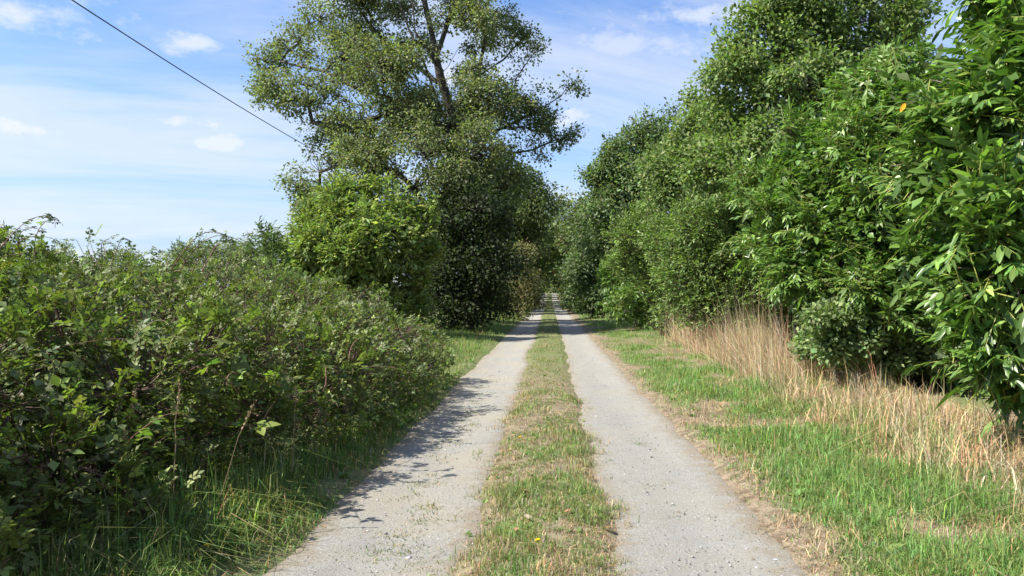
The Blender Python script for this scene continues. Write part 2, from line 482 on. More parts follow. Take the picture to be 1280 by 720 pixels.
def interior(lobes, n, r=None, lo=.2, hi=.8, zmin=.05):
    r = r or rng
    v = lobes[:, 3] * lobes[:, 4] * lobes[:, 5]
    i = r.choice(len(lobes), n, p=v / v.sum()); d = nrm(r.normal(0, 1, (n, 3)))
    q = lobes[i, :3] + d * lobes[i, 3:6] * (r.uniform(lo, hi, n) ** .6)[:, None]
    return q[q[:, 2] > zmin]

def in_frame_size(P, S):
    y = np.maximum(P[:, 1], .1); px = VX + FPX * P[:, 0] / y; py = HY - FPX * (P[:, 2] - CH) / y
    ok = (px > -10) & (px < 1290) & (py > -10) & (py < 730) & (P[:, 1] > 1)
    return np.where(ok, S / np.linalg.norm(P - np.array([0, 0, CH]), axis=1), 0)

def leaf_parts(root, T, P, A, N, S, C, mat, name='leaf', variants=6):
    """single leaves as objects of their own; alike leaves share mesh data"""
    x, y, z = frames(A, N); lum = C.sum(1); order = np.argsort(np.argsort(lum)) * variants // len(lum)
    meshes = {}
    org = np.array(root.location)
    for k in range(len(P)):
        v = int(order[k])
        if v not in meshes:
            a = Acc(); a.add(T[0], T[1], C[order == v].mean(0)); meshes[v] = a.mesh(name, mat, smooth=True)
        o = bpy.data.objects.new(name, meshes[v])
        s = S[k]
        M = np.eye(4); M[:3, 0] = x[k] * s; M[:3, 1] = y[k] * s; M[:3, 2] = z[k] * s; M[:3, 3] = P[k] - org
        o.parent = root; o.matrix_basis = Matrix(M.tolist())
        COL.objects.link(o)

UP = np.array([0, 0, 1.])
def shoots(P0, D, L, k, spread=1.0, droop=.25, tip=.2, jit=.25, pos0=.15, r=None):
    """leaves set alternately along shoots: returns leaf bases, axes, normals, index of shoot"""
    r = r or rng
    n = len(P0)
    side = np.cross(D, UP); side = nrm(side + r.normal(0, .12, (n, 3)))
    top = nrm(np.cross(side, D)); roll = r.normal(0, .35, n)[:, None]
    side2 = side * np.cos(roll) + top * np.sin(roll); top2 = top * np.cos(roll) - side * np.sin(roll)
    t = np.linspace(pos0, 1, k)[None, :] + r.uniform(-.02, .02, (n, k))
    sg = np.where(np.arange(k) % 2 == 0, 1., -1.)[None, :]
    al = np.interp(t, [0, 1], [1.2, tip]) * spread + r.normal(0, .15, (n, k))
    # shoot sags a little toward its tip
    base = P0[:, None] + D[:, None] * (t * L[:, None])[..., None] - UP * (droop * .25 * L[:, None] * t ** 2)[..., None]
    A = D[:, None] * np.cos(al)[..., None] + side2[:, None] * (np.sin(al) * sg)[..., None] - UP * (droop + r.normal(0, .1, (n, k)))[..., None]
    A = A + r.normal(0, jit * .5, A.shape)
    N = top2[:, None] + r.normal(0, jit, A.shape)
    idx = np.repeat(np.arange(n), k)
    return base.reshape(-1, 3), nrm(A.reshape(-1, 3)), nrm(N.reshape(-1, 3)), idx

def skeleton(base, lobes, trunk_r, trunk_top, r, tips=None, wig=.10, limbs=()):
    """trunk and limbs reaching every lobe, then a twig to every leaf cluster; returns edges and radii"""
    base = np.array(base, float); top = np.array(trunk_top, float)
    nodes = [base]; par = [-1]
    nt = 7
    for i in range(1, nt + 1):
        t = i / nt; p = base * (1 - t) + top * t + np.array([r.normal(0, .05), r.normal(0, .05), 0]) * np.linalg.norm(top - base) * .25
        nodes.append(p); par.append(len(nodes) - 2)
    first = 3
    for pl in limbs:
        pl = np.array(pl, float); k = 2 + int(np.argmin(np.linalg.norm(np.array(nodes)[2:] - pl[0], axis=1))); prev = k
        for i in range(len(pl)):
            q0 = nodes[prev]; m = max(1, int(np.linalg.norm(pl[i] - q0) / .9))
            for t in np.linspace(0, 1, m + 1)[1:]:
                nodes.append(q0 * (1 - t) + pl[i] * t + r.normal(0, .05, 3)); par.append(prev); prev = len(nodes) - 1
    c = lobes[:, :3]; o = np.argsort(np.linalg.norm(c - top, axis=1))
    lobnode = {}
    for j in o:
        p = c[j]; Nn = np.array(nodes)
        d = np.linalg.norm(Nn - p, axis=1)
        pen = d + 1.6 * np.maximum(0, Nn[:, 2] - p[2] + .25 * np.hypot(*(Nn[:, :2] - p[:2]).T))
        pen[:first] += 100
        k = int(np.argmin(pen)); q = Nn[k]; m = max(2, int(d[k] / .8))
        prev = k; lift = .12 * d[k]
        for i in range(1, m + 1):
            t = i / m; pt = q * (1 - t) + p * t + UP * lift * math.sin(math.pi * t) + (r.normal(0, wig, 3) * (d[k] / m) if i < m else 0)
            nodes.append(pt); par.append(prev); prev = len(nodes) - 1
        lobnode[j] = prev
    nmain = len(nodes)
    Nn = np.array(nodes)
    cnt = np.ones(nmain)
    if tips is not None and len(tips):
        near = np.zeros(len(tips), int); bd = np.full(len(tips), 1e9)
        for a in range(1, nmain):
            dd = np.linalg.norm(tips - Nn[a], axis=1) + np.maximum(0, Nn[a, 2] - tips[:, 2]) * .5 + (20 if a < first else 0)
            u = dd < bd; near[u] = a; bd[u] = dd[u]
        np.add.at(cnt, near, 1.0)
    for a in range(nmain - 1, 0, -1): cnt[par[a]] += cnt[a]
    rad = trunk_r * (cnt / cnt[0]) ** .51
    par = np.array(par)
    e = np.arange(1, nmain)
    P0, P1, R0, R1 = Nn[par[e]], Nn[e], np.minimum(rad[par[e]], rad[e] * 1.45), rad[e]
    tw = None
    if tips is not None and len(tips):
        mid = Nn[near] * .45 + tips * .55 + r.normal(0, .08, tips.shape) * np.linalg.norm(tips - Nn[near], axis=1)[:, None]
        tw = (Nn[near], mid, tips)
    return P0, P1, R0, R1, tw

def tree(name, label, cat, base, lobes, trunk_r, trunk_top, ncl, per, crad, leaf, size, colr, seed,
         alt=None, altp=0., bark=(.11, .09, .07), group=None, mat='foliage', inner=.25, var=.24, back=.4, deep=.72, lo=.6, twig=.012,
         droop=.2, parts=0, T_hi=None, crown='crown', flat=.75, upn=.9, szvar=.22, rough=.3, sub=4, subs=.46, gap=.4, gfreq=.8, limbs=(), spray=.10):
    r = np.random.default_rng(seed)
    root = thing(name, label, cat, (base[0], base[1], float(gz(np.array(base[0]), np.array(base[1])))), group)
    full = sublobes(lobes, sub, subs, seed)
    P, Nn = shell(full, ncl, lo, 1.05, deep, .25, r, back, rough, gap, gfreq)
    k = r.random(len(P)) < spray; P[k] += (Nn[k] * .8 + UP * .25) * (r.uniform(.15, .55, k.sum()) * lobes[:, 3].mean() * .8)[:, None]
    ni = int(ncl * inner)
    if ni:
        Q = interior(lobes, ni, r); P = np.concatenate([P, Q]); Nn = np.concatenate([Nn, nrm(r.normal(0, 1, Q.shape))])
    b3 = (base[0], base[1], root.location.z - .05)
    P0, P1, R0, R1, tw = skeleton(b3, lobes, trunk_r, trunk_top, r, P, limbs=limbs)
    a = Acc(); edge_tubes(a, P0, P1, R0, R1, bark, 7)
    k = r.random(len(tw[0])) < .8
    edge_tubes(a, tw[0][k], tw[1][k], twig * 1.6, twig, bark, 3); k &= r.random(len(k)) < .5; edge_tubes(a, tw[1][k], tw[2][k], twig, twig * .4, bark, 3)
    a.build('trunk', MATS['bark'], root, smooth=True)
    n = len(P) * per
    ci = np.repeat(np.arange(len(P)), per)
    off = r.normal(0, 1, (n, 3)) * np.array([1, 1, flat]) * crad * .55
    pos = P[ci] + off; pos[:, 2] = np.maximum(pos[:, 2], .12)
    A = nrm(nrm(off) * .8 + Nn[ci] * .35 + r.normal(0, .5, (n, 3)) - UP * droop)
    N = nrm(UP * upn + Nn[ci] * .45 + r.normal(0, .55, (n, 3)))
    S = size * np.exp(r.normal(0, szvar, n))
    cl = np.exp(r.normal(0, var * .55, len(P)))[ci][:, None]
    C = np.clip(tint(n, colr, var, alt, altp, r) * cl, .004, .8)
    pick = np.zeros(n, bool)
    if parts:
        s = in_frame_size(pos, S); s *= (((pos - P[ci]) * Nn[ci]).sum(1) > -.02)
        pick[np.argsort(-s)[:parts]] = True
        leaf_parts(root, T_hi or leaf, pos[pick], A[pick], N[pick], S[pick], C[pick], MATS[mat])
    a = Acc(); add_leaves(a, leaf, pos[~pick], A[~pick], N[~pick], S[~pick], C[~pick])
    a.build(crown, MATS[mat], root, kind='stuff')
    return root

def shoot_bush(name, label, cat, base, lobes, nsh, k, Lr, leaf, size, colr, seed, alt=None, altp=0., mat='glossy_foliage', group=None,
               stem_c=(.16, .17, .05), parts=0, T_hi=None, fill=.6, spread=1., droop=.25, tip=.2, trunk_r=.05, var=.22, back=.3,
               bark=(.10, .08, .06), upb=.25, smooth=True, stem_r=.004, deep=.78, lo=.8, odd=None, fillsize=1.15, crown='foliage', rough=.3, szvar=.18, sub=4, subs=.45, gap=.42, gfreq=1.7, sprig=.12, jit=.25):
    r = np.random.default_rng(seed)
    root = thing(name, label, cat, (base[0], base[1], float(gz(np.array(base[0]), np.array(base[1])))), group)
    full = sublobes(lobes, sub, subs, seed)
    P, Nn = shell(full, nsh, lo, 1.05, deep, .12, r, back, rough, gap, gfreq)
    n = len(P)
    D = nrm(Nn * .9 + UP * upb + r.normal(0, .38, (n, 3))); L = r.uniform(*Lr, n)
    L = L * np.where(r.random(n) < sprig, r.uniform(1.1, 1.7, n), 1.0)
    P0 = P - D * (L * r.uniform(.35, .85, n))[:, None]
    lp, lA, lN, idx = shoots(P0, D, L, k, spread, droop, tip, jit, r=r)
    S = size * np.exp(r.normal(0, szvar, len(lp))) * np.interp(np.tile(np.arange(k), n), [0, k * .4, k - 1], [.85, 1.08, .72])
    C = tint(len(lp), colr, var, alt, altp, r) * np.exp(r.normal(0, var * .4, n))[idx][:, None]
    if fill:
        nf = int(len(lp) * fill); q = interior(lobes, nf, r, .35, .85, .15); m = len(q)
        lp2 = q; A2 = nrm(r.normal(0, 1, (m, 3)) * np.array([1, 1, .5]) - UP * .2); N2 = nrm(UP + r.normal(0, .5, (m, 3)))
    ok = lp[:, 2] > .1; lp, lA, lN, S, C, idx = lp[ok], lA[ok], lN[ok], S[ok], C[ok], idx[ok]
    b3 = np.array((base[0], base[1], root.location.z - .05))
    # stems: several from the base up into the lobes
    a = Acc()
    for j in range(len(lobes)):
        c = lobes[j, :3]; st = b3 + np.array([r.normal(0, .18), r.normal(0, .18), 0])
        t = np.linspace(0, 1, 7)[:, None]; cur = st * (1 - t) + c * t + np.sin(t * np.pi) * np.array([r.normal(0, .2), r.normal(0, .2), .15])
        rr = trunk_r * r.uniform(.6, 1) * np.linspace(1, .35, 7)
        edge_tubes(a, cur[:-1], cur[1:], rr[:-1], rr[1:], bark, 5)
    # shoot stems back toward the nearest lobe centre
    dist = ((P[:, None] - lobes[None, :, :3]) / lobes[None, :, 3:6]); nl = np.argmin((dist ** 2).sum(-1), 1)
    back_to = P0 * .45 + lobes[nl, :3] * .55
    kk = r.random(n) < .7
    edge_tubes(a, back_to[kk], P0[kk], stem_r * 2.4, stem_r * 1.3, bark, 3)
    a.build('stem', MATS['bark'], root)
    a = Acc()
    tipP = P0 + D * L[:, None] - UP * (droop * .25 * L)[:, None]; mid = P0 + D * (L * .5)[:, None] - UP * (droop * .25 * L * .25)[:, None]
    if base[1] < 7.7: edge_tubes(a, P0, mid, stem_r * 1.2, stem_r, stem_c, 4); edge_tubes(a, mid, tipP, stem_r, stem_r * .4, stem_c, 4)
    else: edge_tubes(a, P0, tipP, stem_r * 1.2, stem_r * .4, stem_c, 3)
    a.build('shoot', MATS[mat], root, kind='stuff')
    pick = np.zeros(len(lp), bool)
    if parts:
        s = in_frame_size(lp, S)
        pick[np.argsort(-s)[:parts]] = True
        leaf_parts(root, T_hi or leaf, lp[pick], lA[pick], lN[pick], S[pick], C[pick], MATS[mat])
    a = Acc(); add_leaves(a, leaf, lp[~pick], lA[~pick], lN[~pick], S[~pick], C[~pick])
    if fill: add_leaves(a, T_DIA, lp2, A2, N2, np.full(m, size * fillsize), tint(m, np.array(colr) * .9, var, None, 0, r))
    a.build(crown, MATS[mat], root, smooth=smooth, kind='stuff')
    if odd is not None:
        j = int(np.argmin(np.linalg.norm(lp - np.array(odd[0]), axis=1)))
        a = Acc(); a.add(T_LAUREL_HI[0], T_LAUREL_HI[1], odd[1]); me = a.mesh('leaf', MATS[mat])
        o = bpy.data.objects.new('leaf', me); x, y, z = frames(lA[j:j + 1], lN[j:j + 1])
        M = np.eye(4); s = size * .9
        M[:3, 0], M[:3, 1], M[:3, 2] = x[0] * s, y[0] * s, z[0] * s; M[:3, 3] = lp[j] + np.array([-.1, -.12, .02]) - np.array(root.location)
        o.parent = root; o.matrix_basis = Matrix(M.tolist()); o['label'] = 'single orange yellow dying leaf among the green'; COL.objects.link(o)
    return root
# ---- left: bramble bank beside the track
def bramble_lobes(y0, y1, seed, taper=None):
    r = np.random.default_rng(seed); out = []
    for y in np.arange(y0, y1, .62):
        e = 1.0 if taper is None else float(np.interp(y, *taper))
        off = .72 * (1 - float(sstep(np.array(y), 5.0, 9.4)))
        for x, zt, rr in ((-2.06, .92, .34), (-2.30, 1.34, .42), (-2.85, 1.64, .56), (-3.7, 1.86, .72), (-4.6, 2.06, .85), (-5.7, 2.22, .9), (-7.0, 2.28, .95)):
            if x < -2.6 - y * .56 and y > 1.5: continue
            s = r.uniform(.82, 1.18); ztop = zt * e * r.uniform(.86, 1.12)
            rz = min(rr * s, ztop * .5)
            out.append((x - off + r.normal(0, .10), y + r.normal(0, .18), ztop - rz, rr * s, rr * s * 1.05, rz))
            zl = ztop - 2 * rz
            while zl > .12:
                out.append((x - off + r.normal(.05, .10), y + r.normal(0, .2), max(.3, zl - .1), rr * s * r.uniform(.75, 1), rr * s, .38)); zl -= .5
    return np.array(out)

def arc_cane(root, p0, d, L, rise, r, col=(.16, .07, .06), leaf_n=9, size=.10, leafc=(.075, .125, .03), rad=.0045):
    t = np.linspace(0, 1, 12)[:, None]; d = np.array(d, float)
    side = np.cross(d / np.linalg.norm(d), UP)
    pts = np.array(p0) + d * L * t + UP * (rise * np.sin(t * np.pi * .62) - rise * .25 * t ** 3) + side * .05 * L * np.sin(t * 5 + r.uniform(0, 6))
    a = Acc(); poly_tube(a, pts, np.linspace(rad, rad * .4, 12), col, 5)
    c = a.build('cane', MATS['bark'], root, smooth=True)
    if leaf_n:
        ti = r.uniform(.2, 1, leaf_n); P = np.stack([np.interp(ti, t[:, 0], pts[:, i]) for i in range(3)], 1)
        sg = np.where(r.random(leaf_n) < .5, 1, -1)[:, None]
        A = nrm(side * sg + d * .5 + r.normal(0, .3, (leaf_n, 3))); N = nrm(UP + r.normal(0, .3, (leaf_n, 3)))
        a = Acc(); add_leaves(a, T_TRI_HI, P, A, N, size * np.exp(r.normal(0, .2, leaf_n)), tint(leaf_n, leafc, .25, (.16, .2, .04), .2, r))
        f = a.build('foliage', MATS['bramble_foliage'], root); f.parent = c

BR = dict( mat='bramble_foliage', stem_c=(.13, .09, .04), T_hi=T_TRI_HI, spread=1.0, droop=.12, tip=.3, trunk_r=.012, upb=.22,
          bark=(.11, .065, .05), stem_r=.0028, alt=(.19, .25, .06), altp=.16, group='bramble thickets along the left edge of the track', back=.45, smooth=False, deep=.86, fillsize=1.0, var=.3, sub=1, subs=.5, gap=.47, gfreq=1.9, jit=.34, sprig=.03, szvar=.2, lo=.86)
bramble_c = (.122, .155, .042)
b1 = shoot_bush('bramble_thicket', 'tall bramble thicket with dry stalks and long grass at its foot, tallest of the bank', 'bramble', (-3.6, 5.2),
                bramble_lobes(3.4, 7.0, 1), 4600, 5, (.13, .26), size=.086, colr=bramble_c, seed=101, parts=300, fill=.45, leaf=T_TRI_LO, **BR)
b2 = shoot_bush('bramble_thicket', 'bramble thicket between the tallest thicket and the rounded end of the bank', 'bramble', (-3.5, 8.6),
                bramble_lobes(7.1, 10.6, 2), 4900, 5, (.13, .25), size=.076, colr=bramble_c, seed=102, parts=300, fill=.42, leaf=T_TRI_LO, **BR)
b3 = shoot_bush('bramble_thicket', 'rounded low end of the bramble bank shading the gravel below the light green chestnut', 'bramble', (-3.4, 12.4),
                bramble_lobes(10.7, 14.9, 3, ([10, 13, 14.8], [1, .95, .82])), 4600, 5, (.12, .24), size=.070, colr=(.115, .15, .05), seed=103, parts=0, fill=.42, leaf=T_TRI_LO, **BR)
r = np.random.default_rng(77)
for k in range(11):          # canes standing against the sky
    y = r.uniform(6.2, 9.0); px = r.uniform(-60, 270)
    x = X(px, y); arc_cane(b1 if y < 7 else b2, (x, y, float(np.interp(px, [0, 270], [1.95, 1.75]))), (r.uniform(.2, .9), r.uniform(-.6, .3), 0), r.uniform(.6, 1.1), r.uniform(.22, .45), r, leaf_n=16, size=.062, leafc=(.05, .08, .025))
for k in range(14):          # canes reaching out over the verge
    y = r.uniform(4.6, 12.5); off = .48 * (1 - float(sstep(np.array(y), 4.6, 8.6))) - .3
    arc_cane(b1 if y < 7 else b2 if y < 10.6 else b3, (-2.5 - off, y, r.uniform(.35, 1.2)), (r.uniform(.5, .9), r.uniform(-.5, .2), 0), r.uniform(.4, .75), r.uniform(.08, .3), r, leaf_n=8, size=.088, leafc=(.10, .165, .036))
for k in range(9):           # bare reddish canes lying in the face
    y = r.uniform(4.8, 9.5); off = .48 * (1 - float(sstep(np.array(y), 4.6, 8.6))) - .3
    arc_cane(b1 if y < 7 else b2, (-2.25 - off, y, r.uniform(.3, 1.0)), (r.uniform(-.2, .1), r.uniform(-1, 1), r.uniform(-.2, .3)), r.uniform(.5, .9), r.uniform(.1, .3), r, leaf_n=3, col=(.22, .12, .09), rad=.004)

for k in range(46):          # thin brown dead canes lying over the mound
    y = r.uniform(5.0, 13.5); u = r.random(); off = .48 * (1 - float(sstep(np.array(y), 4.6, 8.6)))
    x = np.interp(u, [0, .35, 1], [-2.0, -2.55, -5.0]) - off; z = np.interp(u, [0, .35, 1], [.75, 1.32, 2.05])
    arc_cane(b1 if y < 7 else b2 if y < 10.6 else b3, (x, y, z), (r.uniform(-.3, .8), r.uniform(-1, 1), r.uniform(-.25, .1)), r.uniform(.35, .9), r.uniform(.02, .22), r, leaf_n=0, col=((.24, .17, .12), (.30, .24, .17), (.20, .10, .08))[k % 3], rad=.0034)
# ---- left: light green chestnut, sapling, dark understorey, the great oak
shoot_bush('chestnut_bush', 'light green sweet chestnut bush rising above the bramble bank in full sun', 'bush', (X(455, 26.5), 26.8),
           lob(26.5, (450, 278, 46, 0), (405, 292, 34, .5), (500, 272, 38, .4), (440, 250, 32, .3), (525, 298, 26, 0), (388, 322, 30, -.6), (512, 338, 26, -.2), (445, 335, 44, -.6), (480, 302, 44, -.7),
               (398, 262, 20, .6), (450, 380, 50, 0), (500, 388, 40, 0), (468, 232, 18, .3), (372, 345, 26, -.4), (372, 292, 14, .2), (535, 272, 15, .6), (430, 228, 11, .4), (490, 228, 12, .2), (540, 312, 14, .3), (355, 312, 10, 0), (420, 310, 36, -.8), (538, 250, 9, .6)),
           3900, 8, (.35, .75), T_LANCE2, .19, (.178, .228, .07), 201, alt=(.27, .28, .085), altp=.15, mat='foliage', fill=.35, droop=.3, trunk_r=.06, upb=.55, smooth=False, stem_r=.006, rough=.42, var=.28, gfreq=.9, gap=.46, sprig=.3, sub=6, subs=.36)
shoot_bush('ash_sapling', 'thin grey green sapling poking up beside the chestnut bush', 'sapling', (X(338, 18), 18),
           lob(18, (340, 298, 13, 0), (329, 288, 8, .1), (348, 320, 18, 0), (318, 310, 9, 0)), 130, 8, (.25, .5), T_LANCE, .11, (.09, .13, .05), 202, mat='foliage', fill=.1, upb=.9, trunk_r=.02, smooth=False)
tree('holly_tree', 'dark holly tree standing against the foot of the great oak', 'tree', (X(590, 31.5), 31.5),
     lob(31.5, (575, 270, 50, 0), (595, 330, 48, -.5), (560, 330, 45, -.3), (590, 375, 40, -.4), (555, 380, 42, -.5), (530, 350, 40, .5), (610, 290, 38, .8), (545, 300, 36, .8), (612, 365, 26, .4)),
     .14, (X(585, 31.5), 31.6, 3.6), 750, 20, .36, T_DIA, .13, (.035, .05, .02), 203, inner=.6, lo=.7, group=None)
oak_c = (.145, .168, .080)
def pl(Y, *p): return [(X(a, Y + d), Y + d, Z(b, Y + d)) for a, b, d in p]
oak_limbs = [pl(36, (572, 170, 0), (560, 130, 0), (550, 95, -.3), (540, 45, -.3), (528, -10, 0), (515, -70, .3)), pl(36, (568, 165, 0), (545, 120, -.8), (528, 78, -1), (510, 35, -1), (488, -20, -.6)),
    pl(36, (576, 160, 0), (582, 125, .6), (596, 95, .5), (606, 45, .4), (612, -20, .6)), pl(36, (562, 165, 0), (505, 135, -1), (455, 112, -1.4), (405, 88, -1), (350, 76, 0)),
    pl(36, (580, 170, 0), (628, 160, -.4), (668, 142, -.4), (700, 120, -.3)), pl(36, (560, 85, 0), (572, 62, .2), (590, 52, .3), (604, 40, .4)), pl(36, (555, 110, 0), (500, 70, .8), (460, 30, 1.2), (430, -20, 1.5)), pl(36, (580, 180, 0), (640, 190, .4), (690, 178, .5)), pl(36, (548, 90, -.3), (520, 40, -1.2), (518, 0, -1.4), (505, -50, -1)), pl(36, (590, 105, .5), (628, 75, .2), (655, 45, .2)), pl(36, (545, 70, -.3), (562, 30, -.6), (575, -20, -.5)), pl(36, (500, 138, -1), (462, 150, -2), (420, 160, -2), (390, 150, -1.5))]
oak_l = lob(36,
    (332, 78, 26, 1), (345, 108, 26, -1), (330, 98, 14, 0), (372, 55, 34, 0), (360, 128, 20, -1.5), (385, 108, 36, -2), (398, 25, 36, 1), (425, 75, 42, -1), (437, 128, 44, -2), (408, 165, 30, 0),
    (470, 25, 40, 1), (478, 88, 42, -2.5), (500, 140, 42, -2), (455, 178, 46, -2), (520, 55, 26, 1.5), (523, 100, 30, -1), (508, 10, 22, 0),
    (600, 20, 32, -1), (622, 55, 30, 0), (600, 88, 26, -1), (612, 125, 36, -1.5), (634, 20, 20, 1), (585, 120, 24, -2), (560, 160, 34, -2),
    (655, 42, 16, .5), (672, 62, 14, 0), (652, 88, 16, 0), (660, 122, 24, -1), (690, 115, 15, -.5), (716, 105, 14, 0), (682, 148, 18, 0), (700, 176, 13, .5), (650, 160, 28, -.5), (717, 168, 9, .5), (643, 198, 24, 0), (668, 190, 14, 0),
    (400, 215, 36, -1), (470, 205, 46, -3), (535, 195, 48, -3.5), (596, 190, 46, -3), (632, 235, 38, -1), (575, 240, 52, -3.5), (395, 260, 30, 0), (375, 235, 22, 0), (375, 290, 22, 0), (605, 290, 42, -1), (535, 260, 48, -2.5),
    (430, -40, 48, 0), (500, -55, 56, 0), (585, -50, 50, 0), (640, -35, 32, 1), (540, -120, 60, 0), (470, -110, 46, 1), (605, -110, 46, 1), (390, -30, 30, 2),
    (556, 30, 17, .5), (572, 4, 20, 0), (548, 68, 14, -.6), (578, 92, 13, .8), (538, 20, 16, -.8), (590, 60, 10, .6), (560, -15, 26, .5), (535, 132, 22, -1.5), (575, 140, 20, 1), (490, 55, 22, 2), (640, 70, 12, .5), (590, 5, 18, -.5), (450, 5, 24, .5), (642, 120, 16, 0), (452, 50, 24, 0), (350, 50, 14, .5), (318, 110, 8, 0), (330, 125, 9, 0),
    (450, 90, 40, 4), (520, 150, 50, 4), (590, 150, 44, 4), (470, 180, 40, 4), (600, 220, 44, 4), (420, 40, 36, 4), (620, 40, 26, 4))
tree('oak_tree', 'great spreading oak with open crown, dark forked limbs and ivy dark foot', 'tree', (X(588, 36), 36), oak_l, .40, (X(572, 36), 36, Z(165, 36)),
     5600, 25, .30, T_DIA, .125, oak_c, 301, alt=(.19, .19, .065), altp=.12, inner=.16, bark=(.06, .05, .042), lo=.6, twig=.013, back=.75, deep=.55, var=.28, sub=5, subs=.40, gap=.485, gfreq=.85, spray=.2, limbs=oak_limbs)

# ---- left: beyond the oak
tree('sallow_bush', 'brownish withered sallow bush beside the track beyond the great oak', 'bush', (X(648, 46), 46),
     lob(46, (645, 325, 22, 0), (655, 350, 22, -.3), (638, 365, 22, 0), (664, 372, 14, -.5), (650, 385, 16, -.5)), .06, (X(648, 46), 46, 2.2), 300, 20, .4, T_DIA, .12, (.165, .145, .075), 204, alt=(.17, .18, .07), altp=.35, inner=.4)
tree('hawthorn_bush', 'dark hawthorn bush between the great oak and the brownish sallow', 'bush', (X(612, 41), 41),
     lob(41, (610, 365, 28, 0), (618, 335, 26, .4), (596, 345, 30, .6), (625, 385, 16, 0)), .07, (X(612, 41), 41, 1.6), 330, 20, .4, T_DIA, .13, (.055, .075, .028), 205, inner=.5)
tree('oak_tree', 'rounded dark oak behind the withered sallow bush', 'tree', (X(640, 58), 58),
     lob(58, (660, 236, 24, 0), (635, 240, 26, 1), (682, 238, 14, 0), (615, 278, 38, 1), (652, 275, 32, 0), (628, 318, 36, 1), (668, 300, 22, 0), (676, 262, 18, -1), (640, 350, 24, 1), (690, 255, 10, 0)),
     .3, (X(640, 58), 58, 6), 900, 22, .6, T_DIA, .2, (.095, .12, .044), 302, inner=.4, lo=.65)
far_g = 'trees lining the far part of the track'
far = [(-6.5, 76, 12, 4.6), (-6.0, 96, 12.5, 4.8), (-6.2, 118, 13, 5), (6.8, 78, 11.5, 4.7), (6.2, 99, 13.4, 5), (6.4, 122, 12.5, 5), (-6, 146, 12, 5), (6.2, 150, 12, 5), (-5.5, 178, 12, 5.2), (6, 182, 12, 5.2), (0.8, 207, 15, 6.5), (-5.6, 67, 10.5, 4.2), (-5.4, 86, 12, 4.6), (-5.6, 108, 12, 4.8), (-5.6, 132, 12.5, 5), (-5.6, 162, 12.5, 5)]
ordn = ['leafy tree arching over the far track from the left, next beyond the rounded dark oak', 'second arching tree beyond the rounded dark oak, left of the far track', 'third arching tree beyond the rounded dark oak, left of the far track',
        'leafy tree arching over the far track from the right, next beyond the grey green hazel', 'second arching tree beyond the hazel, right of the far track, tallest of the far trees', 'third arching tree beyond the hazel, right of the far track',
        'fourth arching tree beyond the rounded dark oak, left of the far track', 'fourth arching tree beyond the hazel, right of the far track', 'last tree left of the track before it ends', 'last tree right of the track before it ends',
        'tree closing the far end of the track', 'small tree in the gap after the rounded dark oak, before the first arching tree', 'slim tree between the first and second arching trees on the left', 'slim tree between the second and third arching trees on the left', 'slim tree between the third and fourth arching trees on the left', 'slim tree between the fourth arching tree and the last on the left']
for i, (x, y, h, w_) in enumerate(far):
    r = np.random.default_rng(400 + i); L = []; s = -1 if x > 0 else 1
    if abs(x) < 2: s = 0
    for k in range(11):
        zz_ = h * r.uniform(.42, .86); q = math.sin(math.pi * min(1, zz_ / h)) ** .5
        L.append((x + r.normal(0, .42) * w_ * q + s * .30 * w_ * q * (zz_ / h), y + r.normal(0, 1.6), zz_, w_ * .40, w_ * .40, w_ * .34))
    for k in range(8): L.append((x + s * r.uniform(-1.5, 2.4), y + r.uniform(-8, 8), r.uniform(.6, 3.6), 1.5, 2.2, 1.7))
    if i == 4: L += [(-2.2, 98, 10.4, 2.4, 2.4, 2.2), (0.2, 97, 11.6, 2.4, 2.4, 2.0), (5.2, 97, 12.0, 2.6, 2.4, 2.0), (2.2, 97, 12.0, 2.2, 2.2, 1.7), (1.5, 97, 10.6, 2.6, 2.4, 2.2), (3.6, 97, 11.4, 2.6, 2.4, 2.0), (-.6, 98, 9.8, 2.4, 2.4, 2.2), (.4, 98, 7.4, 2.4, 2.4, 2.0), (2.4, 98, 8, 2.4, 2.4, 2.2)]
    if y > 84: L += [(r.normal(0, 1.0) - .8 * s, y + r.uniform(-5, 5), r.uniform(5.6, 8.0), 2.4, 2.8, 1.5) for k in range(5)]
    L = [(l[0], l[1], l[2] + float(rise(y)), *l[3:]) for l in L]
    if s == 0:
        for k in range(26): L.append((r.uniform(-9, 9), y + r.normal(0, 1), r.uniform(2.0, 9), 2.6, 2, 2.4))
    tree('roadside_tree', ordn[i], 'tree', (x, y), np.array(L), .28, (x, y, h * .55), (560 if x < 0 and y > 84 else 350) if s else 900, 15, .9, T_DIA, .38 if s else .62, (.11, .14, .05) if i != 4 else (.15, .17, .06), 410 + i, inner=.45, lo=.65, group=far_g, back=.6, twig=.02)
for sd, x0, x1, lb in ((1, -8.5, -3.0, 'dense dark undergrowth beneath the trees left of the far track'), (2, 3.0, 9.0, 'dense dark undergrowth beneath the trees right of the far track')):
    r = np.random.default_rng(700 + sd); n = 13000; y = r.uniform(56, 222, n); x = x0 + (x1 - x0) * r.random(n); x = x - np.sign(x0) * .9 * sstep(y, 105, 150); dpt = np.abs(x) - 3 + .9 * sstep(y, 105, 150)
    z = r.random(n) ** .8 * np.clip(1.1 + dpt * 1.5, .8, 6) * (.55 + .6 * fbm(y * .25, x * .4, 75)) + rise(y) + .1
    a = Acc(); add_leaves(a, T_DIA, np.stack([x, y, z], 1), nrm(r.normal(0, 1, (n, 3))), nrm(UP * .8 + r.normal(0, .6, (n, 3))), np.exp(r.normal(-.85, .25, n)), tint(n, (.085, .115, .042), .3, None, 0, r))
    o = a.build('undergrowth', MATS['foliage']); o['kind'] = 'stuff'; tag(o, lb, 'undergrowth')
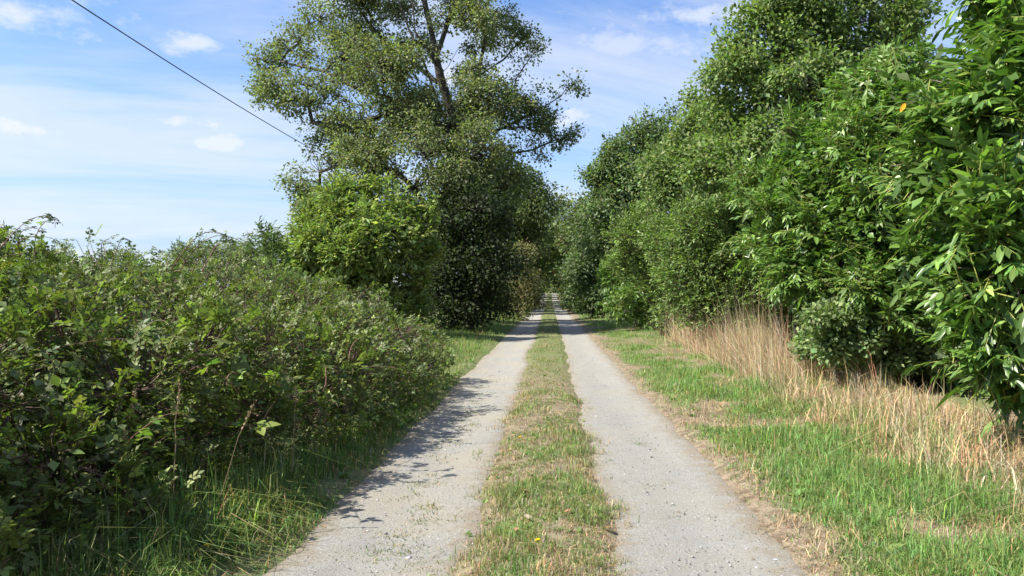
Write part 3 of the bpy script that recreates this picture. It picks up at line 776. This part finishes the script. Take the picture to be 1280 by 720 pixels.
# distant field trees seen over the brambles
fld = [(288, 306, 15, 92), (268, 313, 11, 100), (316, 310, 14, 88), (242, 311, 9, 110), (300, 318, 13, 96), (225, 318, 10, 104), (345, 300, 20, 84), (160, 318, 12, 105), (60, 316, 14, 100)]
for i, (px, py, rp, y) in enumerate(fld):
    r = np.random.default_rng(450 + i); L = []
    for k in range(6): L.append((px + r.normal(0, rp * .6), py + abs(r.normal(0, rp * .5)), rp * r.uniform(.5, .8), r.normal(0, .6)))
    L += [(px, py + rp * 1.2, rp * 1.1, 0), (px + rp * .6, py + rp * 2, rp * 1.1, 0), (px - rp * .6, py + rp * 2, rp * 1.1, 0)]
    x = X(px, y)
    tree('field_tree', 'small distant tree across the field behind the bramble bank', 'tree', (x, y), lob(y, *L), .12, (x, y, 2.5), 130, 14, .6, T_DIA, .27, (.15, .17, .085), 460 + i, inner=.3, group='distant trees across the field behind the brambles', back=.5)

# ---- right: laurels, saplings and trees of the hedge
lau = dict(T_hi=T_LAUREL_HI, stem_c=(.30, .31, .07), alt=(.20, .31, .07), altp=.18, group='cherry laurels in the right hedge', tip=.35, droop=.30, stem_r=.0055, szvar=.26)
shoot_bush('cherry_laurel', 'large cherry laurel with long glossy leaves, one of them orange, overhanging the dry grass', 'laurel', (5.1, 7.6),
           lob(6.9, (1240, 420, 56, .1), (1275, 335, 95, .1), (1225, 240, 92, .4), (1300, 130, 120, .3), (1285, 55, 66, .6), (1350, 250, 150, .8), (1350, 440, 120, .5), (1310, -10, 110, .9), (1195, 320, 62, .5), (1285, 465, 50, .1), (1180, 200, 55, .9), (1235, 150, 70, .5), (1300, -90, 100, 1)),
           2150, 13, (.34, .60), size=.150, colr=(.092, .162, .034), seed=501, leaf=T_LAUREL, parts=300, fill=.35, trunk_r=.05, odd=((X(1143, 7.2), 7.2, Z(141, 7.2)), (.75, .32, .02)), **lau)
shoot_bush('cherry_laurel', 'cherry laurel with smaller looking leaves in the hedge between the large laurel and the sallow', 'laurel', (6.0, 13),
           lob(12.6, (1060, 205, 80, .3), (1115, 285, 80, -.3), (1052, 300, 72, -.2), (1000, 260, 60, .4), (1125, 150, 82, .4), (1090, 370, 55, -.6), (1005, 335, 55, 0), (1180, 340, 80, 0), (1135, 95, 58, .7), (1175, 220, 80, 0), (1130, 400, 60, 0), (1070, 120, 50, .8), (1165, 430, 50, 0), (1055, 385, 50, .7), (1095, 440, 45, .5), (1060, 440, 36, 1.0), (1200, 470, 45, .6), (962, 300, 44, .8), (955, 235, 46, 1.0), (985, 345, 40, .9), (1190, 150, 60, .6), (1010, 180, 46, .8)),
           2500, 11, (.32, .6), size=.135, colr=(.11, .185, .042), seed=502, leaf=T_LAUREL2, parts=120, fill=.5, trunk_r=.05, **lau)
shoot_bush('cherry_laurel', 'bright rounded cherry laurel low beside the verge at the end of the dry grass', 'laurel', (4.2, 33),
           lob(32, (800, 350, 36, .4), (782, 378, 30, -.2), (826, 365, 36, .6), (772, 345, 28, .8), (808, 392, 24, -.2), (845, 385, 28, .6), (788, 325, 22, .9)), 900, 10, (.35, .65), size=.15, colr=(.105, .18, .04), seed=503, leaf=T_LAUREL2, fill=.4, **lau)
r = np.random.default_rng(44); px = r.uniform(1015, 1175, 28)
sapl = np.array([(X(p, 11.9), 11.9 + r.uniform(-.5, .8), r.uniform(.55, np.interp(p, [980, 1030, 1100, 1165], [1.0, 1.5, 1.5, .95])), q, q, q * .6) for p, q in zip(px, r.uniform(.12, .26, 28))])
tree('oak_sapling', 'low bushy oak sapling sprawling over the dry grass below the laurels', 'sapling', (X(1050, 12), 12.1), sapl, .03, (X(1050, 12), 12.1, .7),
     1500, 10, .15, T_DIA, .075, (.15, .205, .08), 504, alt=(.2, .24, .1), altp=.15, inner=.5, twig=.004, lo=.5, sub=4, subs=.6, gap=.42, gfreq=2.2, spray=.3)
def sal(name, label, cat, base, L, n, size, c, seed, **k):
    d = dict(mat='foliage', fill=.4, droop=.15, trunk_r=.05, upb=.6, smooth=False, stem_r=.004, alt=(.25, .3, .14), altp=.12, var=.27, gfreq=1.1, gap=.45, sprig=.3, sub=6, subs=.38, rough=.4, stem_c=(.10, .09, .04)); d.update(k)
    return shoot_bush(name, label, cat, base, L, n, 8, (.35, .75), T_LANCE2, size, c, seed, **d)
sal('sallow_bush', 'bushy green sallow behind the tallest dry grass in the right hedge', 'bush', (X(910, 20), 20.5),
    lob(19.5, (880, 290, 62, .3), (930, 328, 66, -.3), (865, 345, 50, .2), (952, 270, 60, .5), (905, 378, 46, -.4), (975, 360, 55, -.5), (832, 300, 38, 1), (1000, 320, 50, 0), (960, 405, 36, -.6), (870, 385, 36, .4), (915, 410, 34, 0), (1010, 380, 46, 0), (940, 240, 40, .6)), 3000, .112, (.15, .215, .066), 505)
sal('hazel_bush', 'mid green hazel bush between the sallow and the low bright laurel', 'bush', (X(840, 27), 27.5),
    lob(26.5, (830, 260, 44, .4), (802, 300, 38, 0), (850, 310, 44, -.3), (872, 255, 44, .5), (830, 345, 40, 0), (790, 335, 28, .6), (870, 375, 38, 0), (845, 225, 30, .8), (835, 390, 28, 0), (905, 350, 44, .4), (900, 290, 44, .5)), 2500, .128, (.148, .212, .064), 506)
oak2 = dict(alt=(.2, .22, .085), altp=.12, inner=.3, lo=.55, back=.5, deep=.6, gap=.45, gfreq=1.2, sub=6, subs=.38)
tree('oak_tree', 'tall oak rising above the right hedge, its top out of sight', 'tree', (X(1020, 18.5), 18.8),
     lob(18, (965, 40, 58, 0), (1010, 10, 66, .5), (1062, 30, 66, .3), (1110, 62, 58, .5), (935, 105, 48, -.3), (990, 118, 66, -.6), (1060, 130, 66, -.5), (912, 155, 40, 0), (1118, 138, 58, 0), (960, 190, 62, -.4), (1030, -60, 66, .8), (890, 108, 22, .2), (1140, 10, 36, 1), (1030, 220, 66, 0), (980, -30, 45, .6), (1100, -20, 50, 1), (930, 60, 28, 0), (905, 200, 44, .2)),
     .2, (X(1020, 18.5), 18.8, Z(120, 18.5)), 3300, 18, .21, T_DIA, .098, (.135, .19, .062), 303, twig=.008, **oak2)
tree('oak_tree', 'half grown oak in the right hedge below the tall oak', 'tree', (X(870, 24.5), 25),
     lob(24.5, (880, 170, 38, 0), (852, 182, 30, .3), (826, 215, 34, 0), (862, 222, 48, -.4), (900, 200, 40, 0), (893, 142, 26, .5), (842, 255, 40, 0), (868, 122, 12, .3), (912, 170, 30, .4), (895, 250, 44, 0)),
     .12, (X(870, 24.5), 25, 4.2), 1500, 18, .26, T_DIA, .11, (.13, .18, .062), 304, twig=.008, **oak2)
tree('oak_tree', 'blue green oak on the right standing out against the sky beside the gap', 'tree', (X(800, 34), 35),
     lob(34, (790, 180, 26, 0), (768, 208, 26, 0), (820, 165, 26, .5), (748, 226, 16, .3), (802, 230, 44, -.5), (762, 262, 34, 0), (838, 150, 20, .4), (855, 128, 9, .4), (772, 178, 12, 0), (745, 250, 14, 0), (790, 290, 40, 0), (830, 210, 40, .6), (755, 300, 28, .4)),
     .18, (X(800, 34), 35, 4.6), 1800, 18, .30, T_DIA, .13, (.11, .155, .07), 305, twig=.01, **oak2)
tree('hazel_bush', 'grey green hazel by the track between the blue green oak and the far trees', 'bush', (X(740, 48), 48.5),
     lob(48, (740, 292, 28, 0), (762, 330, 32, .4), (728, 345, 22, 0), (745, 375, 22, -.5), (716, 372, 12, 0), (770, 370, 24, 0), (735, 315, 24, .3)), .1, (X(740, 48), 48.5, 3), 650, 20, .5, T_DIA, .17, (.095, .13, .056), 206, inner=.45)
tree('maple_tree', 'tree with rusty patches right of the track beyond the grey green hazel', 'tree', (X(726, 63), 63.5),
     lob(63, (722, 300, 24, 0), (735, 275, 24, .5), (722, 345, 20, -.5), (712, 372, 11, 0), (740, 330, 28, .4)), .14, (X(726, 63), 63.5, 4.5), 480, 20, .6, T_DIA, .22, (.09, .118, .048), 207, alt=(.14, .07, .03), altp=.06, inner=.5)
# hedge plants behind the front row, seen through its gaps
for i, (x, y, h, lb) in enumerate(((8.2, 11, 4.5, 'dark hedge shrub behind the laurels'), (8.6, 16, 5.5, 'dark hedge shrub behind the low oak sapling and sallow'), (9.2, 23, 6, 'dark hedge shrub behind the sallow and hazel'), (8.5, 33, 6, 'dark hedge shrub behind the blue green oak'), (9, 43, 6, 'dark hedge shrub behind the grey green hazel'))):
    r = np.random.default_rng(480 + i)
    L = np.array([(x + r.normal(0, .8), y + r.normal(0, 2.0), h * r.uniform(.15, .8), 1.5, 1.8, 1.3) for k in range(14)])
    tree('hedge_shrub', lb, 'shrub', (x, y), L, .1, (x, y, h * .5), 420, 16, .5, T_DIA, .22, (.08, .11, .04), 490 + i, inner=.5, lo=.6, group='hedge shrubs behind the front row', back=.3)

# ------------------------------------------------------------------ grass
def blades(acc, P, H, W, C, lean, r, bend=.55, dirv=None):
    n = len(P); a = r.uniform(0, 2 * np.pi, n)
    d = np.stack([np.cos(a), np.sin(a), a * 0], 1)
    if dirv is not None: d = nrm(d + np.array(dirv))
    f = a + np.pi / 2 + r.normal(0, .5, n); s = np.stack([np.cos(f), np.sin(f), f * 0], 1) * (W * .5)[:, None]
    ln = np.abs(r.normal(0, 1, n)) * lean
    p1 = P + UP * (H * .55)[:, None] + d * (H * ln * .25)[:, None]
    p2 = P + UP * (H * np.clip(1 - bend * ln, .25, 1))[:, None] + d * (H * ln * .9)[:, None]
    fr = P[:, 1] > 14                     # far blades are single triangles
    nr = ~fr; V = np.stack([P - s, P + s, p1 - s * .8, p1 + s * .8, p2], 1)[nr]; m = len(V)
    if m:
        F = np.array([(0, 1, 3), (0, 3, 2), (2, 3, 4)])
        acc.add(V, (F[None] + (np.arange(m) * 5)[:, None, None]).reshape(-1, 3), np.repeat(C[nr], 5, 0))
    V = np.stack([P - s * 1.2, P + s * 1.2, p2], 1)[fr]
    if len(V): acc.add(V, np.arange(len(V) * 3).reshape(-1, 3), np.repeat(C[fr], 3, 0))
def ycdf(r, n, y0, y1, p=1.6):
    """more blades near, fewer far: density ~ y^-p"""
    u = r.random(n); q = 1 - p
    return (y0 ** q + u * (y1 ** q - y0 ** q)) ** (1 / q)
def inside_tracks(x, y, m=.02):
    a, b, c, d = edges(y)
    return ((x > a + m) & (x < b - m)) | ((x > c + m) & (x < d - m))
GREEN, DRY = (.16, .225, .055), (.40, .31, .18)
def grass(name, label, n, xf, y0, y1, hf, wf, seed, dens, colf, lean=.5, p=1.6, mat='grass_blade', keep_tracks=False, bend=.55, tuft=6, tr=.03, dirv=None):
    r = np.random.default_rng(seed); m = n // tuft
    y = ycdf(r, m, y0, y1, p); lo, hi = xf(y); x = lo + (hi - lo) * r.random(m)
    ok = r.random(m) < dens(x, y)
    if not keep_tracks: ok &= ~inside_tracks(x, y)
    x, y = x[ok], y[ok]; th = np.exp(r.normal(0, .3, len(x)))
    i = np.repeat(np.arange(len(x)), tuft)
    bx_, by_ = x[i] + r.normal(0, tr, len(i)) * (1 + y[i] * .04), y[i] + r.normal(0, tr, len(i)) * (1 + y[i] * .04)
    tc = np.exp(r.normal(0, .16, (len(x), 3)) * np.array([1, .6, .8]) + r.normal(0, .12, (len(x), 1)))[i]
    H = hf(x[i], y[i]) * th[i] * r.uniform(.55, 1.2, len(i)); W = wf * (1 + by_ * .07) * r.uniform(.7, 1.3, len(i))
    P = np.stack([bx_, by_, np.maximum(gz(bx_, by_), -.014) - .008], 1)
    C = np.clip(colf(x[i], y[i], r, len(i)) * tc, .01, .8)
    a = Acc(); blades(a, P, H, W, C, lean, r, bend, dirv)
    o = a.build(name, MATS[mat]); o['kind'] = 'stuff'; tag(o, label, 'grass'); return o
def mixcol(green, dry, fdry, var=.22):
    def f(x, y, r, n):
        c = tint(n, green, var, None, 0, r); k = r.random(n) < fdry(x, y)
        c[k] = tint(int(k.sum()), dry, var, None, 0, r); return c
    return f
pn_c = lambda x, y: fbm(x * 4.2, y * 2.6, 61, 4) + .10 * (fbm(x * .9, y * .5, 64) - .5)
cedge = lambda x, y: np.minimum(x - E(y)[1], E(y)[2] - x)
E = lambda y: edges(y)
# centre strip
grass('centre_grass', 'short worn green and straw grass on the strip between the wheel tracks', 125000, lambda y: (E(y)[1] - .22, E(y)[2] + .22), 3.2, 60,
      lambda x, y: .035 + .055 * sstep(fbm(x * 2.3 + 9, y * 1.5, 62), .45, .75), .0038, 601,
      lambda x, y: (.22 + .78 * sstep(pn_c(x, y), .30, .58)) * (.03 + .97 * sstep(cedge(x, y) + .25 * (fbm(x * 5, y * 3, 65) - .5), -.12, .16)), mixcol((.165, .235, .066), (.37, .30, .185), lambda x, y: .25 + .5 * (1 - sstep(pn_c(x, y), .40, .62))), lean=.95, tuft=8, tr=.03, keep_tracks=True)
# thin tufts strayed on to the gravel
grass('stray_grass', 'tiny sparse grass tufts growing through the left wheel track gravel', 16000, lambda y: (E(y)[0] + .1, E(y)[1] + .02), 3.6, 16,
      lambda x, y: .022 + 0 * x, .004, 602, lambda x, y: sstep(fbm(x * 3, y * 2.2, 66), .46, .60) * sstep(x, -1.45, -.7) * .9, mixcol((.12, .16, .045), DRY, lambda x, y: .25 + 0 * x), lean=1.8, bend=.4, keep_tracks=True, tuft=8, tr=.035)
grass('stray_grass', 'tiny sparse grass tufts growing through the right wheel track gravel', 7000, lambda y: (E(y)[2] + .0, E(y)[3] + .02), 3.6, 16,
      lambda x, y: .016 + 0 * x, .0035, 603, lambda x, y: sstep(fbm(x * 3, y * 2.2, 67), .55, .68) * .7, mixcol((.11, .15, .045), DRY, lambda x, y: .35 + 0 * x), lean=1.8, bend=.4, keep_tracks=True, tuft=8, tr=.035)
for nm, i, sd in (('left wheel track, outer side', 0, 1), ('left wheel track, inner side', 1, 2), ('right wheel track, inner side', 2, 3), ('right wheel track, outer side', 3, 4)):
    grass('grass_litter', 'dry grass litter along the edge of the ' + nm, 11000, lambda y, i=i: (E(y)[i] - .24, E(y)[i] + .24), 3.4, 22, lambda x, y: .03 + 0 * x, .0036, 612 + sd,
          lambda x, y, i=i: (1 - np.abs(x - E(y)[i]) / .24) * sstep(fbm(x * 4, y * 3, 68 + i), .35, .65), mixcol((.16, .17, .06), (.33, .25, .155), lambda x, y: .85 + 0 * x), lean=2.2, bend=.36, keep_tracks=True, mat='straw', tuft=5, tr=.04)
# right verge
pr = verge_green
grass('verge_grass', 'lush green grass with bare dry patches on the right verge', 165000, lambda y: (E(y)[3] + .02, np.minimum(5.2, 4.2 + y * .04) + 0 * y), 3.2, 85,
      lambda x, y: (.045 + .105 * sstep(x - 1.5, .0, .9) * sstep(pr(x, y), .40, .62)) * (1 + .25 * sstep(x, 2, 4)), .0046, 604,
      lambda x, y: np.clip((.12 + .25 * sstep(y, 10, 20) + .95 * sstep(pr(x, y), .38, .54)) * (.15 + .85 * sstep(x - E(y)[3] + .5 * (fbm(x * 2, y * 1.5, 72) - .5), .0, .45)), 0, 1),
      mixcol((.175, .275, .075), DRY, lambda x, y: .08 + .5 * (1 - sstep(pr(x, y), .38, .52)) + .2 * sstep(x, 3.2, 4.6)), lean=.95, bend=.45, p=1.45, tuft=9, tr=.045)
grass('dead_grass', 'flattened pale dead grass lying between the green tufts of the right verge', 36000, lambda y: (E(y)[3] + .05, 5.0 + 0 * y), 3.4, 26,
      lambda x, y: .10 + .14 * sstep(x, 2.5, 4.2), .0036, 605, lambda x, y: .25 + .6 * (1 - sstep(pr(x, y), .42, .56)) + .5 * sstep(x, 3, 4.2), mixcol((.20, .19, .075), (.42, .325, .19), lambda x, y: .88 + 0 * x), lean=1.6, bend=.75, mat='straw', tuft=8, tr=.06)
# tall straw at the hedge foot
def straw_dens(x, y): return (.10 + .90 * sstep(y, 10, 13.5)) * (1 - sstep(y, 24, 29)) * sstep(fbm(x * 1.6, y * 1.0, 81) + .16 * sstep(y, 11, 15), .40, .62)
grass('tall_dry_grass', 'tall upright straw coloured dry grass along the foot of the right hedge', 20000, lambda y: (3.3 + .03 * (y - 9) + .35 * (fbm(y * .5, y * 0, 86) - .5), 4.7 + .03 * (y - 9)), 8.0, 30,
      lambda x, y: (.36 + .56 * sstep(y, 10, 15)) * (.6 + .7 * fbm(x * 2.2, y * 1.6, 85)), .0036, 606, straw_dens, mixcol((.36, .29, .16), (.50, .39, .24), lambda x, y: .8 + 0 * x), lean=.55, bend=.45, p=1.05, dirv=(-.9, -.2, 0), mat='straw', tuft=7, tr=.07)
grass('tall_dry_grass', 'thin bent brown grass stalks under the large laurel', 6000, lambda y: (3.0 + 0 * y, 4.6 + 0 * y), 5.0, 11,
      lambda x, y: .40 + 0 * x, .004, 607, lambda x, y: .25 + .6 * sstep(fbm(x * 2, y * 1.4, 83), .4, .6), mixcol((.34, .27, .14), (.50, .38, .23), lambda x, y: .75 + 0 * x), lean=1.1, bend=.5, p=1.05, mat='straw', tuft=6, tr=.06)
# left verge beyond the brambles, and the fringe under them
grass('verge_grass', 'sunlit green grass on the left verge between the brambles and the great oak', 60000, lambda y: (-4.6 + 0 * y, E(y)[0] - .02), 13.5, 90,
      lambda x, y: .06 + .10 * sstep(-1.6 - x, .1, .8), .005, 608, lambda x, y: .45 + .5 * sstep(pr(x, y), .35, .55), mixcol((.165, .245, .066), DRY, lambda x, y: .15 + 0 * x), lean=.6, p=1.2, tuft=8, tr=.05)
grass('fringe_grass', 'long green grass at the foot of the bramble thickets', 52000, lambda y: (-3.0 + .75 * sstep(y, 4.5, 9) + 0 * y, E(y)[0] + .06), 3.4, 15,
      lambda x, y: (.05 + .20 * sstep(-1.62 - x, .0, .5)) * (.7 + .6 * fbm(x, y, 91)) * (1 - .45 * sstep(y, 6, 10)), .0056, 609, lambda x, y: (.12 + .75 * sstep(fbm(x * 1.6, y * 1.2, 92), .30, .52)) * sstep(-1.5 - x, -.12, .3), mixcol((.135, .20, .05), (.36, .3, .16), lambda x, y: .10 + .10 * (x > -1.9)), lean=.95, p=1.3, tuft=8, tr=.05)
r = np.random.default_rng(640); n = 420; k = 7
y = ycdf(r, n, 3.8, 22, 1.3); u = r.random(n)
x = np.where(u < .45, r.uniform(1.75, 4.4, n), np.where(u < .75, r.uniform(-.55, .45, n), r.uniform(-2.6, -1.72, n)))
z = np.maximum(gz(x, y), -.012); i = np.repeat(np.arange(n), k); an = r.uniform(0, 6.28, n * k)
a = Acc(); sz = np.where(u < .45, .075, np.where(u < .75, .038, .085))[i] * np.exp(r.normal(0, .25, n * k))
A = nrm(np.stack([np.cos(an), np.sin(an), r.uniform(.25, 1.1, n * k)], 1))
add_leaves(a, T_OV, np.stack([x, y, z], 1)[i], A, nrm(UP - A * .2 + r.normal(0, .2, A.shape)), sz, tint(n * k, (.115, .185, .05), .25, (.2, .25, .07), .15, r))
o = a.build('broadleaf_weeds', MATS['foliage']); o['kind'] = 'stuff'; tag(o, 'low broad leaved weeds scattered through the verges and centre strip', 'weeds')
# dry flower stalks standing in front of the brambles
r = np.random.default_rng(611)
stalks = [(150, 5.3, .95, .05), (215, 5.0, 1.0, .0), (165, 4.9, .75, .02), (228, 6.6, 1.0, 0.), (90, 5.6, 1.1, .05), (270, 5.2, .85, .22), (20, 5.4, 1.2, .04), (365, 6.6, .8, .02), (10, 6.0, 1.3, 0), (300, 6.3, .95, -.05), (520, 9.5, .7, .03), (340, 9.0, 1.3, .1)]
for px, y, h, ln in stalks:
    x = X(px, y); x = min(x, -1.9); z0 = float(gz(np.array(x), np.array(y))) - .02
    t = np.linspace(0, 1, 9)[:, None]
    pts = np.array([x, y, z0]) + UP * h * t + np.array([ln + r.normal(0, .05), r.normal(0, .05), 0]) * h * t ** 1.6 + r.normal(0, .006, (9, 3))
    a = Acc(); poly_tube(a, pts, np.linspace(.004, .002, 9), (.30, .22, .14), 5)
    root = thing('dry_stalk', 'thin dry brown flower stalk standing in the grass before the brambles', 'stalk', (x, y, z0), 'dry stalks before the brambles')
    a.build('stem', MATS['straw'], root)
    a = Acc(); n = 26; tt = r.uniform(.80, 1.0, n); Pp = np.stack([np.interp(tt, t[:, 0], pts[:, i]) for i in range(3)], 1)
    add_leaves(a, T_DIA, Pp, nrm(r.normal(0, .6, (n, 3)) + UP), nrm(r.normal(0, 1, (n, 3))), np.full(n, .022), tint(n, (.34, .26, .15), .2, None, 0, r))
    a.build('seed_head', MATS['straw'], root)
# thick dry stalks leaning at the laurel's foot
for px, py, h, ln in ((1262, 600, .85, -.25), (1275, 560, .75, -.2), (1250, 590, .6, -.3), (1165, 510, .5, .3), (1090, 515, .45, -.2), (1130, 500, .55, -.45), (1240, 560, .55, .2)):
    y = CH * FPX / (py - HY); x = X(px, y); z0 = float(gz(np.array(x), np.array(y))) - .02
    t = np.linspace(0, 1, 8)[:, None]; pts = np.array([x, y, z0]) + UP * h * t + np.array([ln, r.normal(0, .1), -.1]) * h * t ** 2
    a = Acc(); poly_tube(a, pts, np.linspace(.006, .0025, 8), (.44, .33, .17), 5)
    o = a.build('dry_stalk', MATS['straw']); tag(o, 'leaning straw coloured stalk at the foot of the large laurel', 'stalk', 'leaning stalks by the laurel')

# ------------------------------------------------------------------ small things on the ground
def pebble_mesh(seed):
    r = np.random.default_rng(seed)
    v = np.array([(0, 0, 1), (1, 0, 0), (0, 1, 0), (-1, 0, 0), (0, -1, 0), (0, 0, -1), (.62, .62, .45), (-.62, .62, .45), (-.62, -.62, .45), (.62, -.62, .45)], float) * r.uniform(.75, 1.15, (10, 1)) * np.array([1, .8, .55])
    f = [(0, 1, 6), (0, 6, 2), (0, 2, 7), (0, 7, 3), (0, 3, 8), (0, 8, 4), (0, 4, 9), (0, 9, 1), (1, 2, 6), (2, 3, 7), (3, 4, 8), (4, 1, 9), (5, 2, 1), (5, 3, 2), (5, 4, 3), (5, 1, 4)]
    return v, np.array(f)
MATS['stone'] = leaf_mat('pebble_stone', .85, 0.0, .25)
r = np.random.default_rng(620); a = Acc(); n = 4200
y = ycdf(r, n, 3.4, 26, 1.5); x = r.uniform(-1.75, 1.6, n); e = edges(y)
ok = (inside_tracks(x, y, -.05)); x, y = x[ok], y[ok]; n = len(x)
pv, pf = pebble_mesh(3); s = np.exp(r.normal(-5.2, .5, n)); ang = r.uniform(0, 6.28, n); c, s_ = np.cos(ang), np.sin(ang)
V = np.stack([(pv[None, :, 0] * c[:, None] - pv[None, :, 1] * s_[:, None]), (pv[None, :, 0] * s_[:, None] + pv[None, :, 1] * c[:, None]), np.broadcast_to(pv[None, :, 2], (n, 10))], -1) * s[:, None, None]
V = V + np.stack([x, y, np.full(n, -.012)], 1)[:, None]
F = (pf[None] + (np.arange(n) * 10)[:, None, None]).reshape(-1, 3)
a.add(V, F, np.repeat(tint(n, (.27, .267, .258), .35, (.42, .41, .39), .08, r), 10, 0))
o = a.build('loose_stones', MATS['stone']); o['kind'] = 'stuff'; tag(o, 'small loose grey stones scattered over the wheel tracks', 'gravel')

def ground_pt(px, py):
    y = CH * FPX / (py - HY); return X(px, y), y
def flower(px, py, kind, label, group, h=.07):
    x, y = ground_pt(px, py); z0 = float(gz(np.array(x), np.array(y))) - .01
    r = np.random.default_rng(int(px * 7 + py))
    root = thing('dandelion' if kind == 'y' else 'daisy', label, 'flower', (x, y, z0), group)
    a = Acc(); poly_tube(a, [(x, y, z0), (x + .004, y, z0 + h * .5), (x, y + .004, z0 + h)], .0015, (.12, .17, .05), 5); a.build('stem', MATS['grass_blade'], root)
    c = (.80, .56, .01) if kind == 'y' else (.8, .8, .76); R_ = .021 if kind == 'y' else .012
    a = Acc(); n = 26 if kind == 'y' else 14; an = np.arange(n) / n * 6.283 * 2.4
    A = np.stack([np.cos(an), np.sin(an), np.linspace(.15, 1.2, n)], 1); P = np.repeat([[x, y + .004, z0 + h]], n, 0)
    add_leaves(a, T_OV, P, nrm(A), nrm(np.repeat([[0, 0, 1.]], n, 0) - A * .1), np.full(n, R_), np.repeat([c], n, 0)); a.build('petals', MATS['straw'], root)
    a = Acc(); v, f = pebble_mesh(1); a.add(v * .005 + np.array([x, y + .004, z0 + h + .003]), f, (.75, .5, .02)); a.build('flower_centre', MATS['straw'], root)
flower(672, 696, 'y', 'yellow dandelion in the centre strip near the dry leaves', None)
flower(650, 557, 'y', 'yellow dandelion in the centre strip further along among short grass', None)
flower(258, 714, 'y', 'yellow dandelion in the long grass under the brambles', None, .12)
for px, py in ((688, 523), (697, 531), (655, 505), (662, 478), (640, 560)):
    flower(px, py, 'w', 'tiny white daisy among the short grass of the centre strip', 'daisies in the centre strip', .05)
def dead_leaf(px, py, c, label, s, seed, z=.02):
    x, y = ground_pt(px, py); r = np.random.default_rng(seed); z0 = float(gz(np.array(x), np.array(y))) + z
    v, f = ovate(1, [(.2, .22), (.5, .38), (.8, .24)], fold=.5, droop=-.25); v = v * s; an = r.uniform(0, 6.28)
    q = np.stack([v[:, 0] * math.cos(an) - v[:, 1] * math.sin(an), v[:, 0] * math.sin(an) + v[:, 1] * math.cos(an), v[:, 2]], 1)
    a = Acc(); a.add(q + np.array([x, y, z0]), f, c); o = a.build('fallen_leaf', MATS['straw']); tag(o, label, 'leaf')
dead_leaf(757, 664, (.50, .19, .07), 'curled orange brown fallen leaf at the edge of the right wheel track', .085, 1, .012)
dead_leaf(665, 625, (.26, .13, .055), 'brown fallen leaf lying in the middle of the centre strip', .09, 2, .03)
dead_leaf(661, 662, (.36, .29, .21), 'pale curled dry leaf in the worn grass of the centre strip', .06, 3, .04)
dead_leaf(643, 678, (.42, .22, .13), 'small rust coloured fallen leaf near the dandelion', .05, 4, .04)
dead_leaf(705, 652, (.40, .22, .12), 'small reddish brown leaf among grass right of the pale dry leaf', .05, 5, .04)
x, y = ground_pt(736, 636); a = Acc(); v, f = pebble_mesh(9); a.add(v * np.array([.05, .035, .03]) + np.array([x, y, .015]), f, (.50, .47, .43))
tag(a.build('flat_stone', MATS['stone']), 'pale flat stone bedded at the right edge of the centre strip', 'stone')

# ------------------------------------------------------------------ overhead line: poles hidden in the trees, cables between
plain('creosoted_wood', (.10, .075, .055), .85); plain('cable_rubber', (.02, .02, .022), .5); plain('porcelain', (.45, .44, .42), .3); plain('bare_wire', (.28, .28, .28), .45)
def pole(x, y, h, label):
    z0 = float(gz(np.array(x), np.array(y)))
    root = thing('utility_pole', label, 'pole', (x, y, z0))
    a = Acc(); poly_tube(a, [(x, y, z0 - .1), (x, y, h * .5), (x, y, h)], [.13, .115, .10], (1, 1, 1), 10); a.build('post', MATS['creosoted_wood'], root, smooth=True)
    a = Acc(); edge_tubes(a, [(x - .5, y, h - .3)], [(x + .5, y, h - .3)], .05, .05, (1, 1, 1), 4); a.build('crossarm', MATS['creosoted_wood'], root)
    for s in (-.4, 0.0, .4):
        a = Acc(); poly_tube(a, [(x + s, y, h - .26), (x + s, y, h - .18), (x + s, y, h - .10)], [.02, .04, .025], (1, 1, 1), 8); a.build('insulator', MATS['porcelain'], root, smooth=True)
def cable(p, q, sag, rad, label, mat):
    t = np.linspace(0, 1, 40)[:, None]; pts = np.array(p) * (1 - t) + np.array(q) * t - UP * sag * 4 * t * (1 - t)
    a = Acc(); poly_tube(a, pts, rad, (1, 1, 1), 5); o = a.build('overhead_cable', MATS[mat], smooth=True); tag(o, label, 'cable')
pole(-9.6, 47, 8.0, 'wooden utility pole carrying the cable behind the great oak')
pole(-8.6, -14, 8.6, 'wooden utility pole carrying the cable beside the start of the bramble bank')
pole(10.2, 74, 8.4, 'wooden utility pole among the trees right of the far track')
cable((-8.6, -14, 8.5), (-9.6, 47, 7.9), 1.05, .014, 'single dark overhead cable running above the brambles into the great oak', 'cable_rubber')
cable((-9.6, 47, 7.9), (10.2, 74, 8.3), .55, .016, 'thin pale overhead wire crossing the far track between the trees', 'bare_wire')
cable((-10.0, 47, 7.9), (9.8, 74, 8.3), .75, .016, 'lower slack overhead wire crossing the far track between the trees', 'bare_wire')
